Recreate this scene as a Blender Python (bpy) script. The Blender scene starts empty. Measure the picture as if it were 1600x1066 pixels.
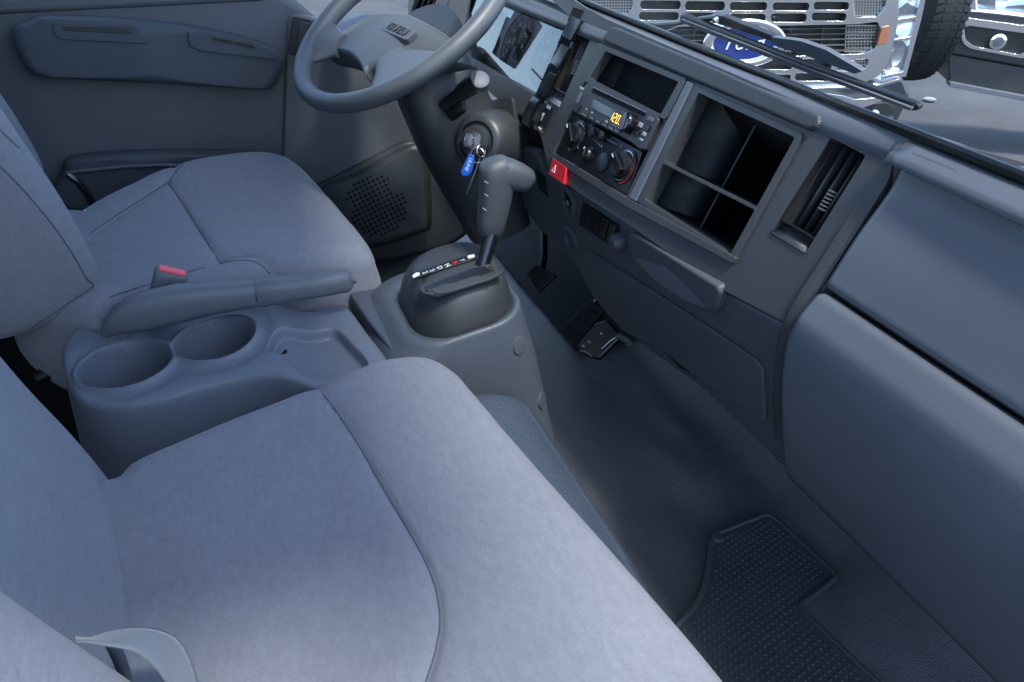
import bpy, bmesh, math, random
import numpy as np
from mathutils import Vector, Matrix, noise as mnoise
random.seed(4)
S = bpy.context.scene
COL = S.collection
# ------------------------------------------------------------------ camera
F = 1150.0
tilt = math.radians(32.5)
yc = Vector((-524, 733, -1150)).normalized()
ZC = Vector((0, math.cos(tilt), math.sin(tilt)))
YC = (yc - ZC * yc.dot(ZC)).normalized()
XC = YC.cross(ZC)
CAM = Vector((0, 0, .81))
cd = bpy.data.cameras.new('camera'); cam = bpy.data.objects.new('camera', cd); COL.objects.link(cam)
right = Vector((XC.x, YC.x, ZC.x)); up = Vector((XC.y, YC.y, ZC.y)); back = Vector((XC.z, YC.z, ZC.z))
cam.matrix_world = Matrix(((right.x, up.x, back.x, CAM.x), (right.y, up.y, back.y, CAM.y), (right.z, up.z, back.z, CAM.z), (0, 0, 0, 1)))
cd.sensor_width = 36; cd.lens = F / 1600 * 36; cd.clip_start = .02; cd.clip_end = 300
S.camera = cam
# ------------------------------------------------------------------ light
SUN_EL = math.atan2(.80, math.hypot(.145, .365))
w = bpy.data.worlds.new('World'); S.world = w; w.use_nodes = True
nt = w.node_tree
sky = nt.nodes.new('ShaderNodeTexSky'); sky.sky_type = 'NISHITA'; sky.sun_disc = False
sky.sun_elevation = SUN_EL; sky.dust_density = 1.0; sky.ozone_density = 1.4
bg = nt.nodes['Background']; nt.links.new(sky.outputs[0], bg.inputs[0]); bg.inputs[1].default_value = .12
# high hazy sun on the open passenger side: the roof edge throws its soft shadow across the bench
sun_to = Vector((.145, -.365, .80)).normalized()
sky.sun_rotation = math.atan2(sun_to.x, sun_to.y)
sl = bpy.data.lights.new('sun', 'SUN'); sl.energy = 1.35; sl.angle = math.radians(10); sl.color = (1, .93, .82)
so = bpy.data.objects.new('sun', sl); COL.objects.link(so)
so.rotation_euler = sun_to.to_track_quat('Z', 'Y').to_euler()
S.view_settings.view_transform = 'Standard'; S.view_settings.look = 'None'
S.view_settings.exposure = 2.25; S.view_settings.gamma = 1
S.cycles.max_bounces = 8; S.cycles.diffuse_bounces = 4; S.cycles.glossy_bounces = 4; S.cycles.transparent_max_bounces = 12
S.cycles.caustics_reflective = False; S.cycles.caustics_refractive = False; S.cycles.sample_clamp_indirect = 4

# ------------------------------------------------------------------ materials
M = {}
def mat(name, col, rough=.6, spec=.5, metal=0, bump=None, var=0, coat=0, sheen=0, emit=None, vs=3.0, speck=0):
    m = bpy.data.materials.new(name); m.use_nodes = True; t = m.node_tree; b = t.nodes['Principled BSDF']
    b.inputs['Base Color'].default_value = (*col, 1); b.inputs['Roughness'].default_value = rough
    b.inputs['Specular IOR Level'].default_value = spec; b.inputs['Metallic'].default_value = metal
    b.inputs['Coat Weight'].default_value = coat
    if sheen: b.inputs['Sheen Weight'].default_value = sheen; b.inputs['Sheen Roughness'].default_value = .45
    if emit: b.inputs['Emission Color'].default_value = (*emit, 1); b.inputs['Emission Strength'].default_value = 1.0
    g = t.nodes.new('ShaderNodeNewGeometry')
    if var:
        n = t.nodes.new('ShaderNodeTexNoise'); n.inputs['Scale'].default_value = vs; n.inputs['Detail'].default_value = 9; n.inputs['Roughness'].default_value = .62
        t.links.new(g.outputs['Position'], n.inputs['Vector'])
        r = t.nodes.new('ShaderNodeMapRange'); r.inputs[1].default_value = .3; r.inputs[2].default_value = .7
        r.inputs[3].default_value = 1 - var; r.inputs[4].default_value = 1 + var
        t.links.new(n.outputs[0], r.inputs[0])
        mx = t.nodes.new('ShaderNodeVectorMath'); mx.operation = 'SCALE'; mx.inputs[0].default_value = col
        if speck:
            n2_ = t.nodes.new('ShaderNodeTexNoise'); n2_.inputs['Scale'].default_value = 420; n2_.inputs['Detail'].default_value = 3; t.links.new(g.outputs['Position'], n2_.inputs['Vector'])
            m3 = t.nodes.new('ShaderNodeMapping'); m3.inputs['Scale'].default_value = (150, 70, 150); t.links.new(g.outputs['Position'], m3.inputs[0])
            n3_ = t.nodes.new('ShaderNodeTexNoise'); n3_.inputs['Scale'].default_value = 1; n3_.inputs['Detail'].default_value = 5; t.links.new(m3.outputs[0], n3_.inputs['Vector'])
            ad = t.nodes.new('ShaderNodeMath'); ad.operation = 'ADD'; t.links.new(n2_.outputs[0], ad.inputs[0]); t.links.new(n3_.outputs[0], ad.inputs[1])
            r4 = t.nodes.new('ShaderNodeMapRange'); r4.inputs[1].default_value = .7; r4.inputs[2].default_value = 1.3; r4.inputs[3].default_value = 1 - speck; r4.inputs[4].default_value = 1 + speck; t.links.new(ad.outputs[0], r4.inputs[0])
            ml = t.nodes.new('ShaderNodeMath'); ml.operation = 'MULTIPLY'; t.links.new(r.outputs[0], ml.inputs[0]); t.links.new(r4.outputs[0], ml.inputs[1]); r = ml
        t.links.new(r.outputs[0], mx.inputs['Scale']); t.links.new(mx.outputs[0], b.inputs['Base Color'])
        r2 = t.nodes.new('ShaderNodeMapRange'); r2.inputs[1].default_value = .3; r2.inputs[2].default_value = .7
        r2.inputs[3].default_value = rough - .05; r2.inputs[4].default_value = min(1, rough + .06)
        t.links.new(n.outputs[0], r2.inputs[0]); t.links.new(r2.outputs[0], b.inputs['Roughness'])
    if bump:
        prev = None
        for kind, scale, st, dist in bump:
            mp = t.nodes.new('ShaderNodeMapping'); t.links.new(g.outputs['Position'], mp.inputs[0])
            mp.inputs['Scale'].default_value = (scale,) * 3
            if kind in ('dots', 'dotsxy'):
                sp_ = t.nodes.new('ShaderNodeSeparateXYZ'); cb = t.nodes.new('ShaderNodeCombineXYZ'); t.links.new(mp.outputs[0], sp_.inputs[0])
                t.links.new(sp_.outputs[1], cb.inputs[0]); t.links.new(sp_.outputs[2 if kind == 'dots' else 0], cb.inputs[1])
                rt = t.nodes.new('ShaderNodeMapping'); rt.inputs['Rotation'].default_value = (0, 0, .785); t.links.new(cb.outputs[0], rt.inputs[0]); mp = rt
                v = t.nodes.new('ShaderNodeTexVoronoi'); v.voronoi_dimensions = '2D'; v.inputs['Randomness'].default_value = 0; v.inputs['Scale'].default_value = 1
                out = v.outputs['Distance']
            elif kind == 'cells':
                v = t.nodes.new('ShaderNodeTexVoronoi'); v.inputs['Scale'].default_value = 1; out = v.outputs['Distance']
            elif kind == 'fibre':
                mp.inputs['Scale'].default_value = (scale, scale * .25, scale)
                v = t.nodes.new('ShaderNodeTexNoise'); v.inputs['Scale'].default_value = 1; v.inputs['Detail'].default_value = 4; out = v.outputs[0]
            else:
                v = t.nodes.new('ShaderNodeTexNoise'); v.inputs['Scale'].default_value = 1; v.inputs['Detail'].default_value = 3; out = v.outputs[0]
            t.links.new(mp.outputs[0], v.inputs['Vector'])
            bp = t.nodes.new('ShaderNodeBump'); bp.inputs['Strength'].default_value = st; bp.inputs['Distance'].default_value = dist
            t.links.new(out, bp.inputs['Height'])
            if prev: t.links.new(prev.outputs[0], bp.inputs['Normal'])
            prev = bp
        t.links.new(prev.outputs[0], b.inputs['Normal'])
    M[name] = m
    return m
mat('dash', (0.0370, 0.0409, 0.0460), .48, .5, bump=[('noise', 900, .25, .0006)], var=.10, vs=4)
mat('dash_grain', (0.0356, 0.0409, 0.0474), .45, .5, bump=[('dots', 420, .55, .0012)], var=.10, vs=4)
mat('pad', (0.0887, 0.1019, 0.1249), .38, .5, bump=[('dots', 480, .10, .0009), ('noise', 900, .15, .0006)], var=.10, vs=4)
mat('door', (0.0911, 0.1019, 0.1191), .55, .45, bump=[('noise', 500, .3, .001)], var=.12, vs=3)
mat('door_dark', (0.0570, 0.0694, 0.0861), .55, .4, bump=[('noise', 500, .3, .001)], var=.10, vs=4)
mat('lower', (0.0568, 0.0652, 0.0775), .52, .45, bump=[('noise', 700, .25, .0008)], var=.10, vs=4)
mat('console', (0.1195, 0.1436, 0.1784), .46, .5, bump=[('cells', 620, .35, .0010)], var=.08, vs=5)
mat('console_smooth', (0.1040, 0.1300, 0.1664), .42, .5, bump=[('noise', 800, .2, .0006)], var=.08, vs=5)
mat('lever_grey', (0.1001, 0.1155, 0.1386), .5, .45, bump=[('noise', 800, .25, .0006)], var=.08, vs=9)
mat('selector', (0.0568, 0.0705, 0.0929), .46, .5, bump=[('cells', 620, .35, .0010)], var=.08, vs=5)
mat('knob_grey', (.048, .056, .066), .5, .45, bump=[('noise', 800, .25, .0006)], var=.10, vs=14)
mat('charcoal', (0.0273, 0.0311, 0.0358), .42, .5, bump=[('noise', 900, .25, .0006)], var=.08, vs=6)
mat('wheel', (0.0711, 0.0824, 0.0936), .45, .5, bump=[('noise', 700, .35, .0010)], var=.10, vs=8)
mat('black', (0.0050, 0.0060, 0.0075), .35, .5)
mat('gloss_black', (0.0060, 0.0070, 0.0090), .12, .6)
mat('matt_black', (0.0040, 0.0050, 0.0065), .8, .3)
mat('fabric', (0.1768, 0.1899, 0.2196), .95, .2, bump=[('fibre', 260, .35, .0016), ('noise', 1500, .35, .0008)], var=.05, sheen=.12, vs=4, speck=.10)
mat('fabric_panel', (0.1470, 0.1665, 0.2184), .95, .2, bump=[('fibre', 260, .35, .0016), ('noise', 1500, .35, .0008)], var=.05, sheen=.12, vs=4, speck=.10)
mat('seam', (0.0743, 0.0867, 0.1197), .9, .2)
mat('webbing', (0.1323, 0.1588, 0.1852), .7, .3, bump=[('noise', 900, .4, .0006)], sheen=.2)
mat('vinyl', (0.1047, 0.1150, 0.1296), .42, .5, bump=[('cells', 520, .6, .0016), ('noise', 24, .35, .006)], var=.22, vs=6)
mat('vinyl_gloss', (.046, .062, .090), .36, .5, bump=[('cells', 330, .55, .0022)], var=.10, vs=5)
mat('mat_rubber', (0.0529, 0.0594, 0.0713), .48, .5, bump=[('noise', 900, .2, .0006)], var=.12, vs=9)
mat('steel', (.55, .55, .55), .28, .5, 1)
mat('dull_steel', (.30, .30, .31), .4, .5, 1, bump=[('noise', 300, .3, .001)])
mat('chrome', (.86, .87, .88), .09, .5, 1, bump=[('noise', 2.2, .10, .03)])
mat('red_switch', (.42, .010, .016), .35, .5)
mat('red_buckle', (.75, .08, .10), .4, .5)
mat('blue_tag', (.006, .085, .42), .35, .5)
mat('white_print', (.62, .64, .66), .5, .3)
mat('grey_print', (.30, .32, .34), .5, .3)
mat('red_print', (.60, .03, .03), .5, .3)
mat('blue_print', (.02, .12, .42), .5, .3)
mat('amber_led', (.02, .015, .0), .5, .3, emit=(.85, .50, .06))
mat('lcd', (.030, .038, .036), .15, .6)
mat('oval_blue', (.010, .025, .16), .2, .6)
mat('oval_white', (.62, .66, .72), .3, .5)
mat('asphalt', (0.0622, 0.0665, 0.0729), .9, .3, bump=[('cells', 60, .6, .01), ('noise', 6, .3, .02)], var=.32, vs=1.2)
mat('tyre', (.018, .019, .021), .8, .3)
mat('paint_dark', (.020, .024, .034), .3, .5, coat=.5)
mat('mesh_black', (.014, .016, .018), .5, .4)
mat('amber_lens', (.30, .12, .07), .2, .5)
mat('lamp_glass', (.42, .47, .54), .16, .7, .75, bump=[('cells', 7, .9, .05)], var=.35, vs=9)
mat('headliner', (.38, .385, .39), .9, .2)
mat('cab_paint', (.75, .76, .77), .3, .5)
mat('frit', (.004, .005, .006), .3, .5)
mat('rubber', (.012, .013, .015), .55, .4)
def glass(name, refl, tint=(1, 1, 1), rough=.0):
    m = bpy.data.materials.new(name); m.use_nodes = True; t = m.node_tree; t.nodes.clear()
    o = t.nodes.new('ShaderNodeOutputMaterial'); mx = t.nodes.new('ShaderNodeMixShader')
    tr = t.nodes.new('ShaderNodeBsdfTransparent'); tr.inputs[0].default_value = (*tint, 1)
    gl = t.nodes.new('ShaderNodeBsdfGlossy'); gl.inputs['Roughness'].default_value = rough
    lw = t.nodes.new('ShaderNodeLayerWeight'); lw.inputs[0].default_value = .5
    pw = t.nodes.new('ShaderNodeMath'); pw.operation = 'POWER'; pw.inputs[1].default_value = 5; t.links.new(lw.outputs['Facing'], pw.inputs[0])
    fr = t.nodes.new('ShaderNodeMapRange'); f0 = ((refl - 1) / (refl + 1)) ** 2; fr.inputs[3].default_value = f0; fr.inputs[4].default_value = 1
    t.links.new(pw.outputs[0], fr.inputs[0])
    t.links.new(fr.outputs[0], mx.inputs[0]); t.links.new(tr.outputs[0], mx.inputs[1]); t.links.new(gl.outputs[0], mx.inputs[2])
    t.links.new(mx.outputs[0], o.inputs[0]); M[name] = m
glass('window_glass', 1.35, (.93, .96, .97)); glass('cluster_glass', 2.2, (.75, .8, .85), .02)

# ------------------------------------------------------------------ helpers
def ray(x, y):
    c = Vector(((x - 800) / F, (533 - y) / F, -1))
    return Vector((c.dot(XC), c.dot(YC), c.dot(ZC)))
def onz(x, y, z): d = ray(x, y); return CAM + d * ((z - CAM.z) / d.z)
def ony(x, y, v): d = ray(x, y); return CAM + d * (v / d.y)
def onx(x, y, v): d = ray(x, y); return CAM + d * (v / d.x)
class Pl:
    """a plane of the place: origin, normal towards the viewer, in-plane axes a (roughly along +Y) and b"""
    def __init__(s, o, n, a=(0, 1, 0)):
        s.o = Vector(o); s.n = Vector(n).normalized(); a = Vector(a); s.a = (a - s.n * a.dot(s.n)).normalized(); s.b = s.n.cross(s.a)
    def P(s, x, y, off=0):
        d = ray(x, y); o = s.o + s.n * off
        return CAM + d * ((o - CAM).dot(s.n) / d.dot(s.n))
    def L(s, x, y, off=0):
        p = s.P(x, y, off) - s.o; return (p.dot(s.a), p.dot(s.b))
    def W(s, q, off=0): return s.o + s.a * q[0] + s.b * q[1] + s.n * off
def tag(o, label=None, cat=None, group=None, kind=None):
    if label: o['label'] = label
    if cat: o['category'] = cat
    if group: o['group'] = group
    if kind: o['kind'] = kind
    return o
def empty(name, loc, label, cat, group=None):
    o = bpy.data.objects.new(name, None); COL.objects.link(o); o.location = loc; o.empty_display_size = .05
    return tag(o, label, cat, group)
def wloc(o):
    v = Vector((0, 0, 0))
    while o: v += o.location; o = o.parent
    return v
def link(name, me, m, parent=None, smooth=30):
    o = bpy.data.objects.new(name, me); COL.objects.link(o)
    if m is not None and not me.materials: me.materials.append(M[m])
    if parent:
        o.parent = parent; v = wloc(parent); me.transform(Matrix.Translation(-v))
    if smooth:
        me.shade_smooth()
        if smooth < 180: me.set_sharp_from_angle(angle=math.radians(smooth))
    return o
def bm_obj(name, bm, m, parent=None, smooth=30):
    bmesh.ops.recalc_face_normals(bm, faces=bm.faces)
    me = bpy.data.meshes.new(name); bm.to_mesh(me); bm.free()
    return link(name, me, m, parent, smooth)
def bevel(o, wdt, seg=3, ang=35):
    b = o.modifiers.new('bevel', 'BEVEL'); b.width = wdt; b.segments = seg; b.limit_method = 'ANGLE'; b.angle_limit = math.radians(ang)
    return o
def fillet(pts, r, seg=5):
    out = []; n = len(pts)
    for i in range(n):
        p = Vector(pts[i]); a = Vector(pts[i - 1]); b = Vector(pts[(i + 1) % n])
        rr = r[i] if isinstance(r, (list, tuple)) else r
        u = (a - p); v = (b - p); lu, lv = u.length, v.length
        if rr <= 0 or lu < 1e-6 or lv < 1e-6: out.append(tuple(p)); continue
        u /= lu; v /= lv; d = min(rr, lu * .48, lv * .48)
        p0 = p + u * d; p2 = p + v * d
        for k in range(seg + 1):
            t = k / seg; q = p0 * (1 - t) ** 2 + p * 2 * t * (1 - t) + p2 * t * t; out.append(tuple(q))
    return out
def catmull(pts, seg=8, closed=True):
    n = len(pts); out = []
    P = [np.array(p, float) for p in pts]
    for i in range(n if closed else n - 1):
        if closed: p0, p1, p2, p3 = P[i - 1], P[i], P[(i + 1) % n], P[(i + 2) % n]
        else: p0, p1, p2, p3 = P[max(i - 1, 0)], P[i], P[i + 1], P[min(i + 2, n - 1)]
        for k in range(seg):
            t = k / seg
            out.append(.5 * ((2 * p1) + (-p0 + p2) * t + (2 * p0 - 5 * p1 + 4 * p2 - p3) * t * t + (-p0 + 3 * p1 - 3 * p2 + p3) * t ** 3))
    if not closed: out.append(P[-1])
    return out
def plate2(name, m, pl, outer, holes=(), off=0, th=.01, bev=.0015, parent=None, seg=3, smooth=30):
    """plate in local 2-D coords of pl, top face at off, th thick"""
    bm = bmesh.new(); edges = []
    for lp in [outer] + list(holes):
        vs = [bm.verts.new(pl.W(q, off)) for q in lp]
        edges += [bm.edges.new((vs[i], vs[(i + 1) % len(vs)])) for i in range(len(vs))]
    if holes: bmesh.ops.triangle_fill(bm, edges=edges, use_beauty=True)
    else: bm.faces.new(bm.verts)
    r = bmesh.ops.extrude_face_region(bm, geom=bm.faces[:])
    bmesh.ops.translate(bm, verts=[v for v in r['geom'] if isinstance(v, bmesh.types.BMVert)], vec=-pl.n * th)
    o = bm_obj(name, bm, m, parent, smooth)
    if bev: bevel(o, bev, seg)
    return o
def plate(name, m, pl, outer, holes=(), off=0, th=.01, bev=.0015, r=0, hr=0, parent=None, ref=None, seg=3):
    """outline given where the plate's outline stands on the plane (seen through image points)"""
    ref = off if ref is None else ref
    O = [pl.L(*q, ref) for q in outer]
    if r: O = fillet(O, r)
    H = [[pl.L(*q, ref) for q in h] for h in holes]
    if hr: H = [fillet(h, hr) for h in H]
    return plate2(name, m, pl, O, H, off, th, bev, parent, seg)
def circle(c, r, n=32, rb=None): rb = rb or r; return [(c[0] + r * math.cos(2 * math.pi * k / n), c[1] + rb * math.sin(2 * math.pi * k / n)) for k in range(n)]
def tube(name, m, pts, r, parent=None, closed=False, n=12, flat=None, caps=True):
    """sweep of a circle (or flattened circle) along points; r may be a list"""
    P = [Vector(p) for p in pts]; N = len(P); bm = bmesh.new(); rings = []
    upv = Vector((0, 0, 1))
    T = []
    for i in range(N):
        a = P[i - 1] if (closed or i > 0) else P[i]; b = P[(i + 1) % N] if (closed or i < N - 1) else P[i]
        T.append((b - a).normalized())
    u = T[0].cross(upv)
    if u.length < .1: u = T[0].cross(Vector((1, 0, 0)))
    u.normalize()
    for i in range(N):
        u = (u - T[i] * u.dot(T[i])).normalized(); v = T[i].cross(u)
        rr = r[i] if isinstance(r, (list, tuple)) else r
        ru, rv = (rr, rr) if flat is None else (rr * flat[0], rr * flat[1])
        rings.append([bm.verts.new(P[i] + u * ru * math.cos(2 * math.pi * k / n) + v * rv * math.sin(2 * math.pi * k / n)) for k in range(n)])
    for i in range(N if closed else N - 1):
        A, B = rings[i], rings[(i + 1) % N]
        for k in range(n): bm.faces.new((A[k], A[(k + 1) % n], B[(k + 1) % n], B[k]))
    if not closed and caps: bm.faces.new(rings[0]); bm.faces.new(rings[-1])
    return bm_obj(name, bm, m, parent, 40)
def grid(name, m, rows, parent=None, closed_u=False, thick=0, smooth=60, caps=False):
    bm = bmesh.new(); R = [[bm.verts.new(tuple(p)) for p in row] for row in rows]
    for i in range(len(R) - 1):
        n = len(R[i])
        for k in range(n if closed_u else n - 1):
            bm.faces.new((R[i][k], R[i][(k + 1) % n], R[i + 1][(k + 1) % n], R[i + 1][k]))
    if caps: bm.faces.new(R[0]); bm.faces.new(R[-1])
    o = bm_obj(name, bm, m, parent, smooth)
    if thick:
        s = o.modifiers.new('solid', 'SOLIDIFY'); s.thickness = thick; s.offset = 0
    return o
def lathe(name, m, c, axis, prof, parent=None, n=32, smooth=35):
    """prof: (radius, height along axis)"""
    c = Vector(c); ax = Vector(axis).normalized(); u = ax.orthogonal().normalized(); v = ax.cross(u)
    bm = bmesh.new(); R = []
    for r, h in prof:
        R.append([bm.verts.new(c + ax * h + (u * math.cos(2 * math.pi * k / n) + v * math.sin(2 * math.pi * k / n)) * max(r, 1e-5)) for k in range(n)])
    for a, b in zip(R, R[1:]):
        for k in range(n): bm.faces.new((a[k], a[(k + 1) % n], b[(k + 1) % n], b[k]))
    bm.faces.new(R[0]); bm.faces.new(R[-1])
    return bm_obj(name, bm, m, parent, smooth)
def text(name, s, m, pos, xdir, ydir, size, parent=None, depth=.0003, shear=0, sx=1.0):
    c = bpy.data.curves.new(name, 'FONT'); c.body = s; c.size = size; c.align_x = 'CENTER'; c.align_y = 'CENTER'; c.extrude = depth; c.shear = shear
    c.resolution_u = 3
    tmp = bpy.data.objects.new('tmp', c); COL.objects.link(tmp)
    me = bpy.data.meshes.new_from_object(tmp.evaluated_get(bpy.context.evaluated_depsgraph_get()) if False else tmp)
    bpy.data.objects.remove(tmp); bpy.data.curves.remove(c)
    x = Vector(xdir).normalized(); y = Vector(ydir); y = (y - x * y.dot(x)).normalized(); z = x.cross(y); pos = Vector(pos)
    me.transform(Matrix(((x.x * sx, y.x, z.x, pos.x), (x.y * sx, y.y, z.y, pos.y), (x.z * sx, y.z, z.z, pos.z), (0, 0, 0, 1))))
    me.materials.clear()
    return link(name, me, m, parent, 0)
def seam_line(name, pts, parent, r=.0012, m='seam'):
    return tube(name, m, pts, r, parent, n=6)
def cushion(name, m, origin, ex, ey, ez, outline, top, edge=.04, depth=.12, seams=(), parent=None, nt=200, nu=70, flare=0.0, seamw=.006, seamd=.006):
    """upholstered cushion: outline (2-D, star shaped about its centroid), top(x,y) height field, rounded edge.
    seams: poly lines in 2-D that dip the surface. Returns (object, height fn)"""
    o = Vector(origin); ex, ey, ez = Vector(ex).normalized(), Vector(ey).normalized(), Vector(ez).normalized()
    out = np.array(catmull(outline, 14)); c = out.mean(0)
    # resample by arc length
    d = np.r_[0, np.cumsum(np.linalg.norm(np.diff(np.vstack([out, out[:1]]), axis=0), axis=1))]
    tt = np.linspace(0, d[-1], nt, endpoint=False); O2 = np.vstack([out, out[:1]])
    ring = np.c_[np.interp(tt, d, O2[:, 0]), np.interp(tt, d, O2[:, 1])]
    SG = []
    for s in seams:
        p = np.array(catmull(s, 10, False)); SG.append(p)
    def dip(P):
        h = np.zeros(len(P))
        for p in SG:
            a, b = p[:-1], p[1:]; ab = b - a; L2 = (ab ** 2).sum(1) + 1e-12
            t = np.clip(((P[:, None, :] - a) * ab).sum(2) / L2, 0, 1)
            q = a + ab * t[..., None]; dd = np.sqrt(((P[:, None, :] - q) ** 2).sum(2)).min(1)
            h -= seamd * np.exp(-(dd / seamw) ** 2) + seamd * .8 * np.exp(-(dd / (seamw * 4)) ** 2)
        return h
    def H(P):
        P = np.atleast_2d(np.array(P, float)); return np.array([top(x, y) + .0022 * mnoise.noise((x * 9, y * 9, o.x * 7)) + .0010 * mnoise.noise((x * 26, y * 18, 3)) for x, y in P]) + dip(P)
    rows = []
    rad = np.linalg.norm(ring - c, axis=1)
    inner = (rad - edge) / rad
    us = np.linspace(.001, 1, nu)
    for u in us:
        P = c + (ring - c) * (inner * u)[:, None]
        rows.append((P, H(P), None))
    Pe = rows[-1][0]; he = rows[-1][1]; dirn = (ring - Pe); dirn /= np.linalg.norm(dirn, axis=1)[:, None]
    for k in range(1, 13):
        a = k / 12 * math.pi / 2
        P = Pe + dirn * (edge * math.sin(a)); h = he - edge * .9 * (1 - math.cos(a)); rows.append((P, h, None))
    lp, lh = rows[-1][0], rows[-1][1]
    for k in range(1, 7):
        t = k / 6; P = lp + dirn * (flare * math.sin(t * math.pi) - .012 * t * t); rows.append((P, lh * (1 - t) + (-depth) * t, None))
    bm = bmesh.new(); R = []
    for P, h, _ in rows: R.append([bm.verts.new(o + ex * P[i, 0] + ey * P[i, 1] + ez * h[i]) for i in range(nt)])
    for a, b in zip(R, R[1:]):
        for k in range(nt): bm.faces.new((a[k], a[(k + 1) % nt], b[(k + 1) % nt], b[k]))
    bm.faces.new(R[0]); bm.faces.new(R[-1])
    ob = bm_obj(name, bm, m, parent, 180)
    def pos(P, lift=0):
        h = H(P); return [o + ex * p[0] + ey * p[1] + ez * (hh + lift) for p, hh in zip(np.atleast_2d(P), h)]
    return ob, pos
def box(name, m, c, s, parent=None, bev=.002, rot=None):
    bm = bmesh.new(); bmesh.ops.create_cube(bm, size=1)
    mt = Matrix.Translation(Vector(c)) @ (rot.to_4x4() if rot else Matrix()) @ Matrix.Diagonal((*s, 1))
    bmesh.ops.transform(bm, matrix=mt, verts=bm.verts)
    o = bm_obj(name, bm, m, parent)
    if bev: bevel(o, bev)
    return o
def oriented(name, m, pl, q, off, s, parent=None, bev=.001):
    """box centred at local q of plane, sizes along a, b, n; its outer face at off"""
    rot = Matrix((pl.a, pl.b, pl.n)).transposed()
    return box(name, m, pl.W(q, off - s[2] / 2), s, parent, bev, rot)
def interp(poly, x):
    xs = [p[0] for p in poly]; ys = [p[1] for p in poly]; return float(np.interp(x, xs, ys))


from mathutils.bvhtree import BVHTree
def drape(name, m, ob, pts, r=.0009, lift=.0006, parent=None, n=6, step=6):
    """a thin bead (seam, stitch) laid on the surface of ob, along a line traced over it"""
    v = wloc(ob); me = ob.data
    t = BVHTree.FromPolygons([p.co + v for p in me.vertices], [tuple(f.vertices) for f in me.polygons])
    P = catmull(pts, step, False) if step > 1 else pts; out = []
    for x, y in P:
        h = t.ray_cast(CAM, ray(x, y).normalized())
        if h[0] is not None:
            nn = h[1] if h[1].dot(CAM - h[0]) > 0 else -h[1]; out.append(h[0] + nn * lift)
    if len(out) > 1: return tube(name, m, out, r, parent or ob, n=n)

def hit(ob, x, y):
    v = wloc(ob); me = ob.data
    t = BVHTree.FromPolygons([p.co + v for p in me.vertices], [tuple(f.vertices) for f in me.polygons])
    h = t.ray_cast(CAM, ray(x, y).normalized())
    if h[0] is None: return None, None
    return h[0], (h[1] if h[1].dot(CAM - h[0]) > 0 else -h[1])
# ================================================================== SETTING
def sheet(name, m, x0, x1, y0, y1, z, nx=1, ny=1, kind='structure'):
    rows = [[(x0 + (x1 - x0) * i / nx, y0 + (y1 - y0) * j / ny, z) for j in range(ny + 1)] for i in range(nx + 1)]
    return tag(grid(name, m, rows, smooth=0), kind=kind)
tag(sheet('ground', 'asphalt', -60, 90, -60, 90, -.80))
# cab floor: one vinyl sheet, rising into the toe board at the front and gently uneven
def floor_z(x, y):
    z = 0
    if x > .66: z = (x - .66) ** 2 * 9 if x < .72 else .0324 + (x - .72) * 1.08
    sg = lambda v: 1 / (1 + math.exp(-v))
    z += .016 * math.exp(-((x - .565) / .045) ** 2 - ((y - .72) / .07) ** 2)          # raised hump behind the mat
    z += .024 * sg((x - .655 - .10 * (y - .45)) / .012) * sg((.455 - y) / .014) * sg((.74 - x) / .01)   # raised platform right of the mat
    z += .005 * math.exp(-((x - .62) / .02) ** 2) * math.exp(-((y - .80) / .10) ** 2)
    z += .0025 * math.sin(x * 21 + 1) * math.sin(y * 17) + .0014 * mnoise.noise((x * 14, y * 14, 1))
    return z
rows = [[(x, y, floor_z(x, y)) for y in np.linspace(-.10, 1.74, 260)] for x in np.linspace(-.20, .86, 200)]
tag(grid('cab_floor', 'vinyl', rows, smooth=180), kind='structure')
def slab(name, m, a, b):
    a = Vector(a); b = Vector(b); o = box(name, m, (a + b) / 2, b - a, None, .004); return tag(o, kind='structure')
slab('rear_wall', 'headliner', (-.66, -.12, -.05), (-.62, 1.80, .95))
slab('roof', 'headliner', (-.66, -.12, 1.36), (.34, 1.80, 1.40))
slab('rear_pillar', 'headliner', (-.66, -.12, .95), (-.62, .06, 1.36))
slab('rear_pillar', 'headliner', (-.66, 1.62, .95), (-.62, 1.80, 1.36))
slab('front_wall', 'matt_black', (.865, -.12, -.30), (.90, 1.80, .50))
slab('underfloor', 'matt_black', (-.66, -.12, -.35), (.90, 1.80, -.05))
cw = empty('cowl', (.75, .8, .5), 'painted body panel below the windscreen, outside', 'body panel') if 0 else None
rows = [[(x, y, z) for y in np.linspace(-.14, 1.82, 12)] for x, z in ((.600, .550), (.70, .500), (.90, .38), (.93, .30), (.93, -.3))]
tag(grid('cowl', 'cab_paint', rows, smooth=60, thick=.004), kind='structure')
# windscreen
WS = Pl((.560, .5, .618), (-.97, 0, -.243))
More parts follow.
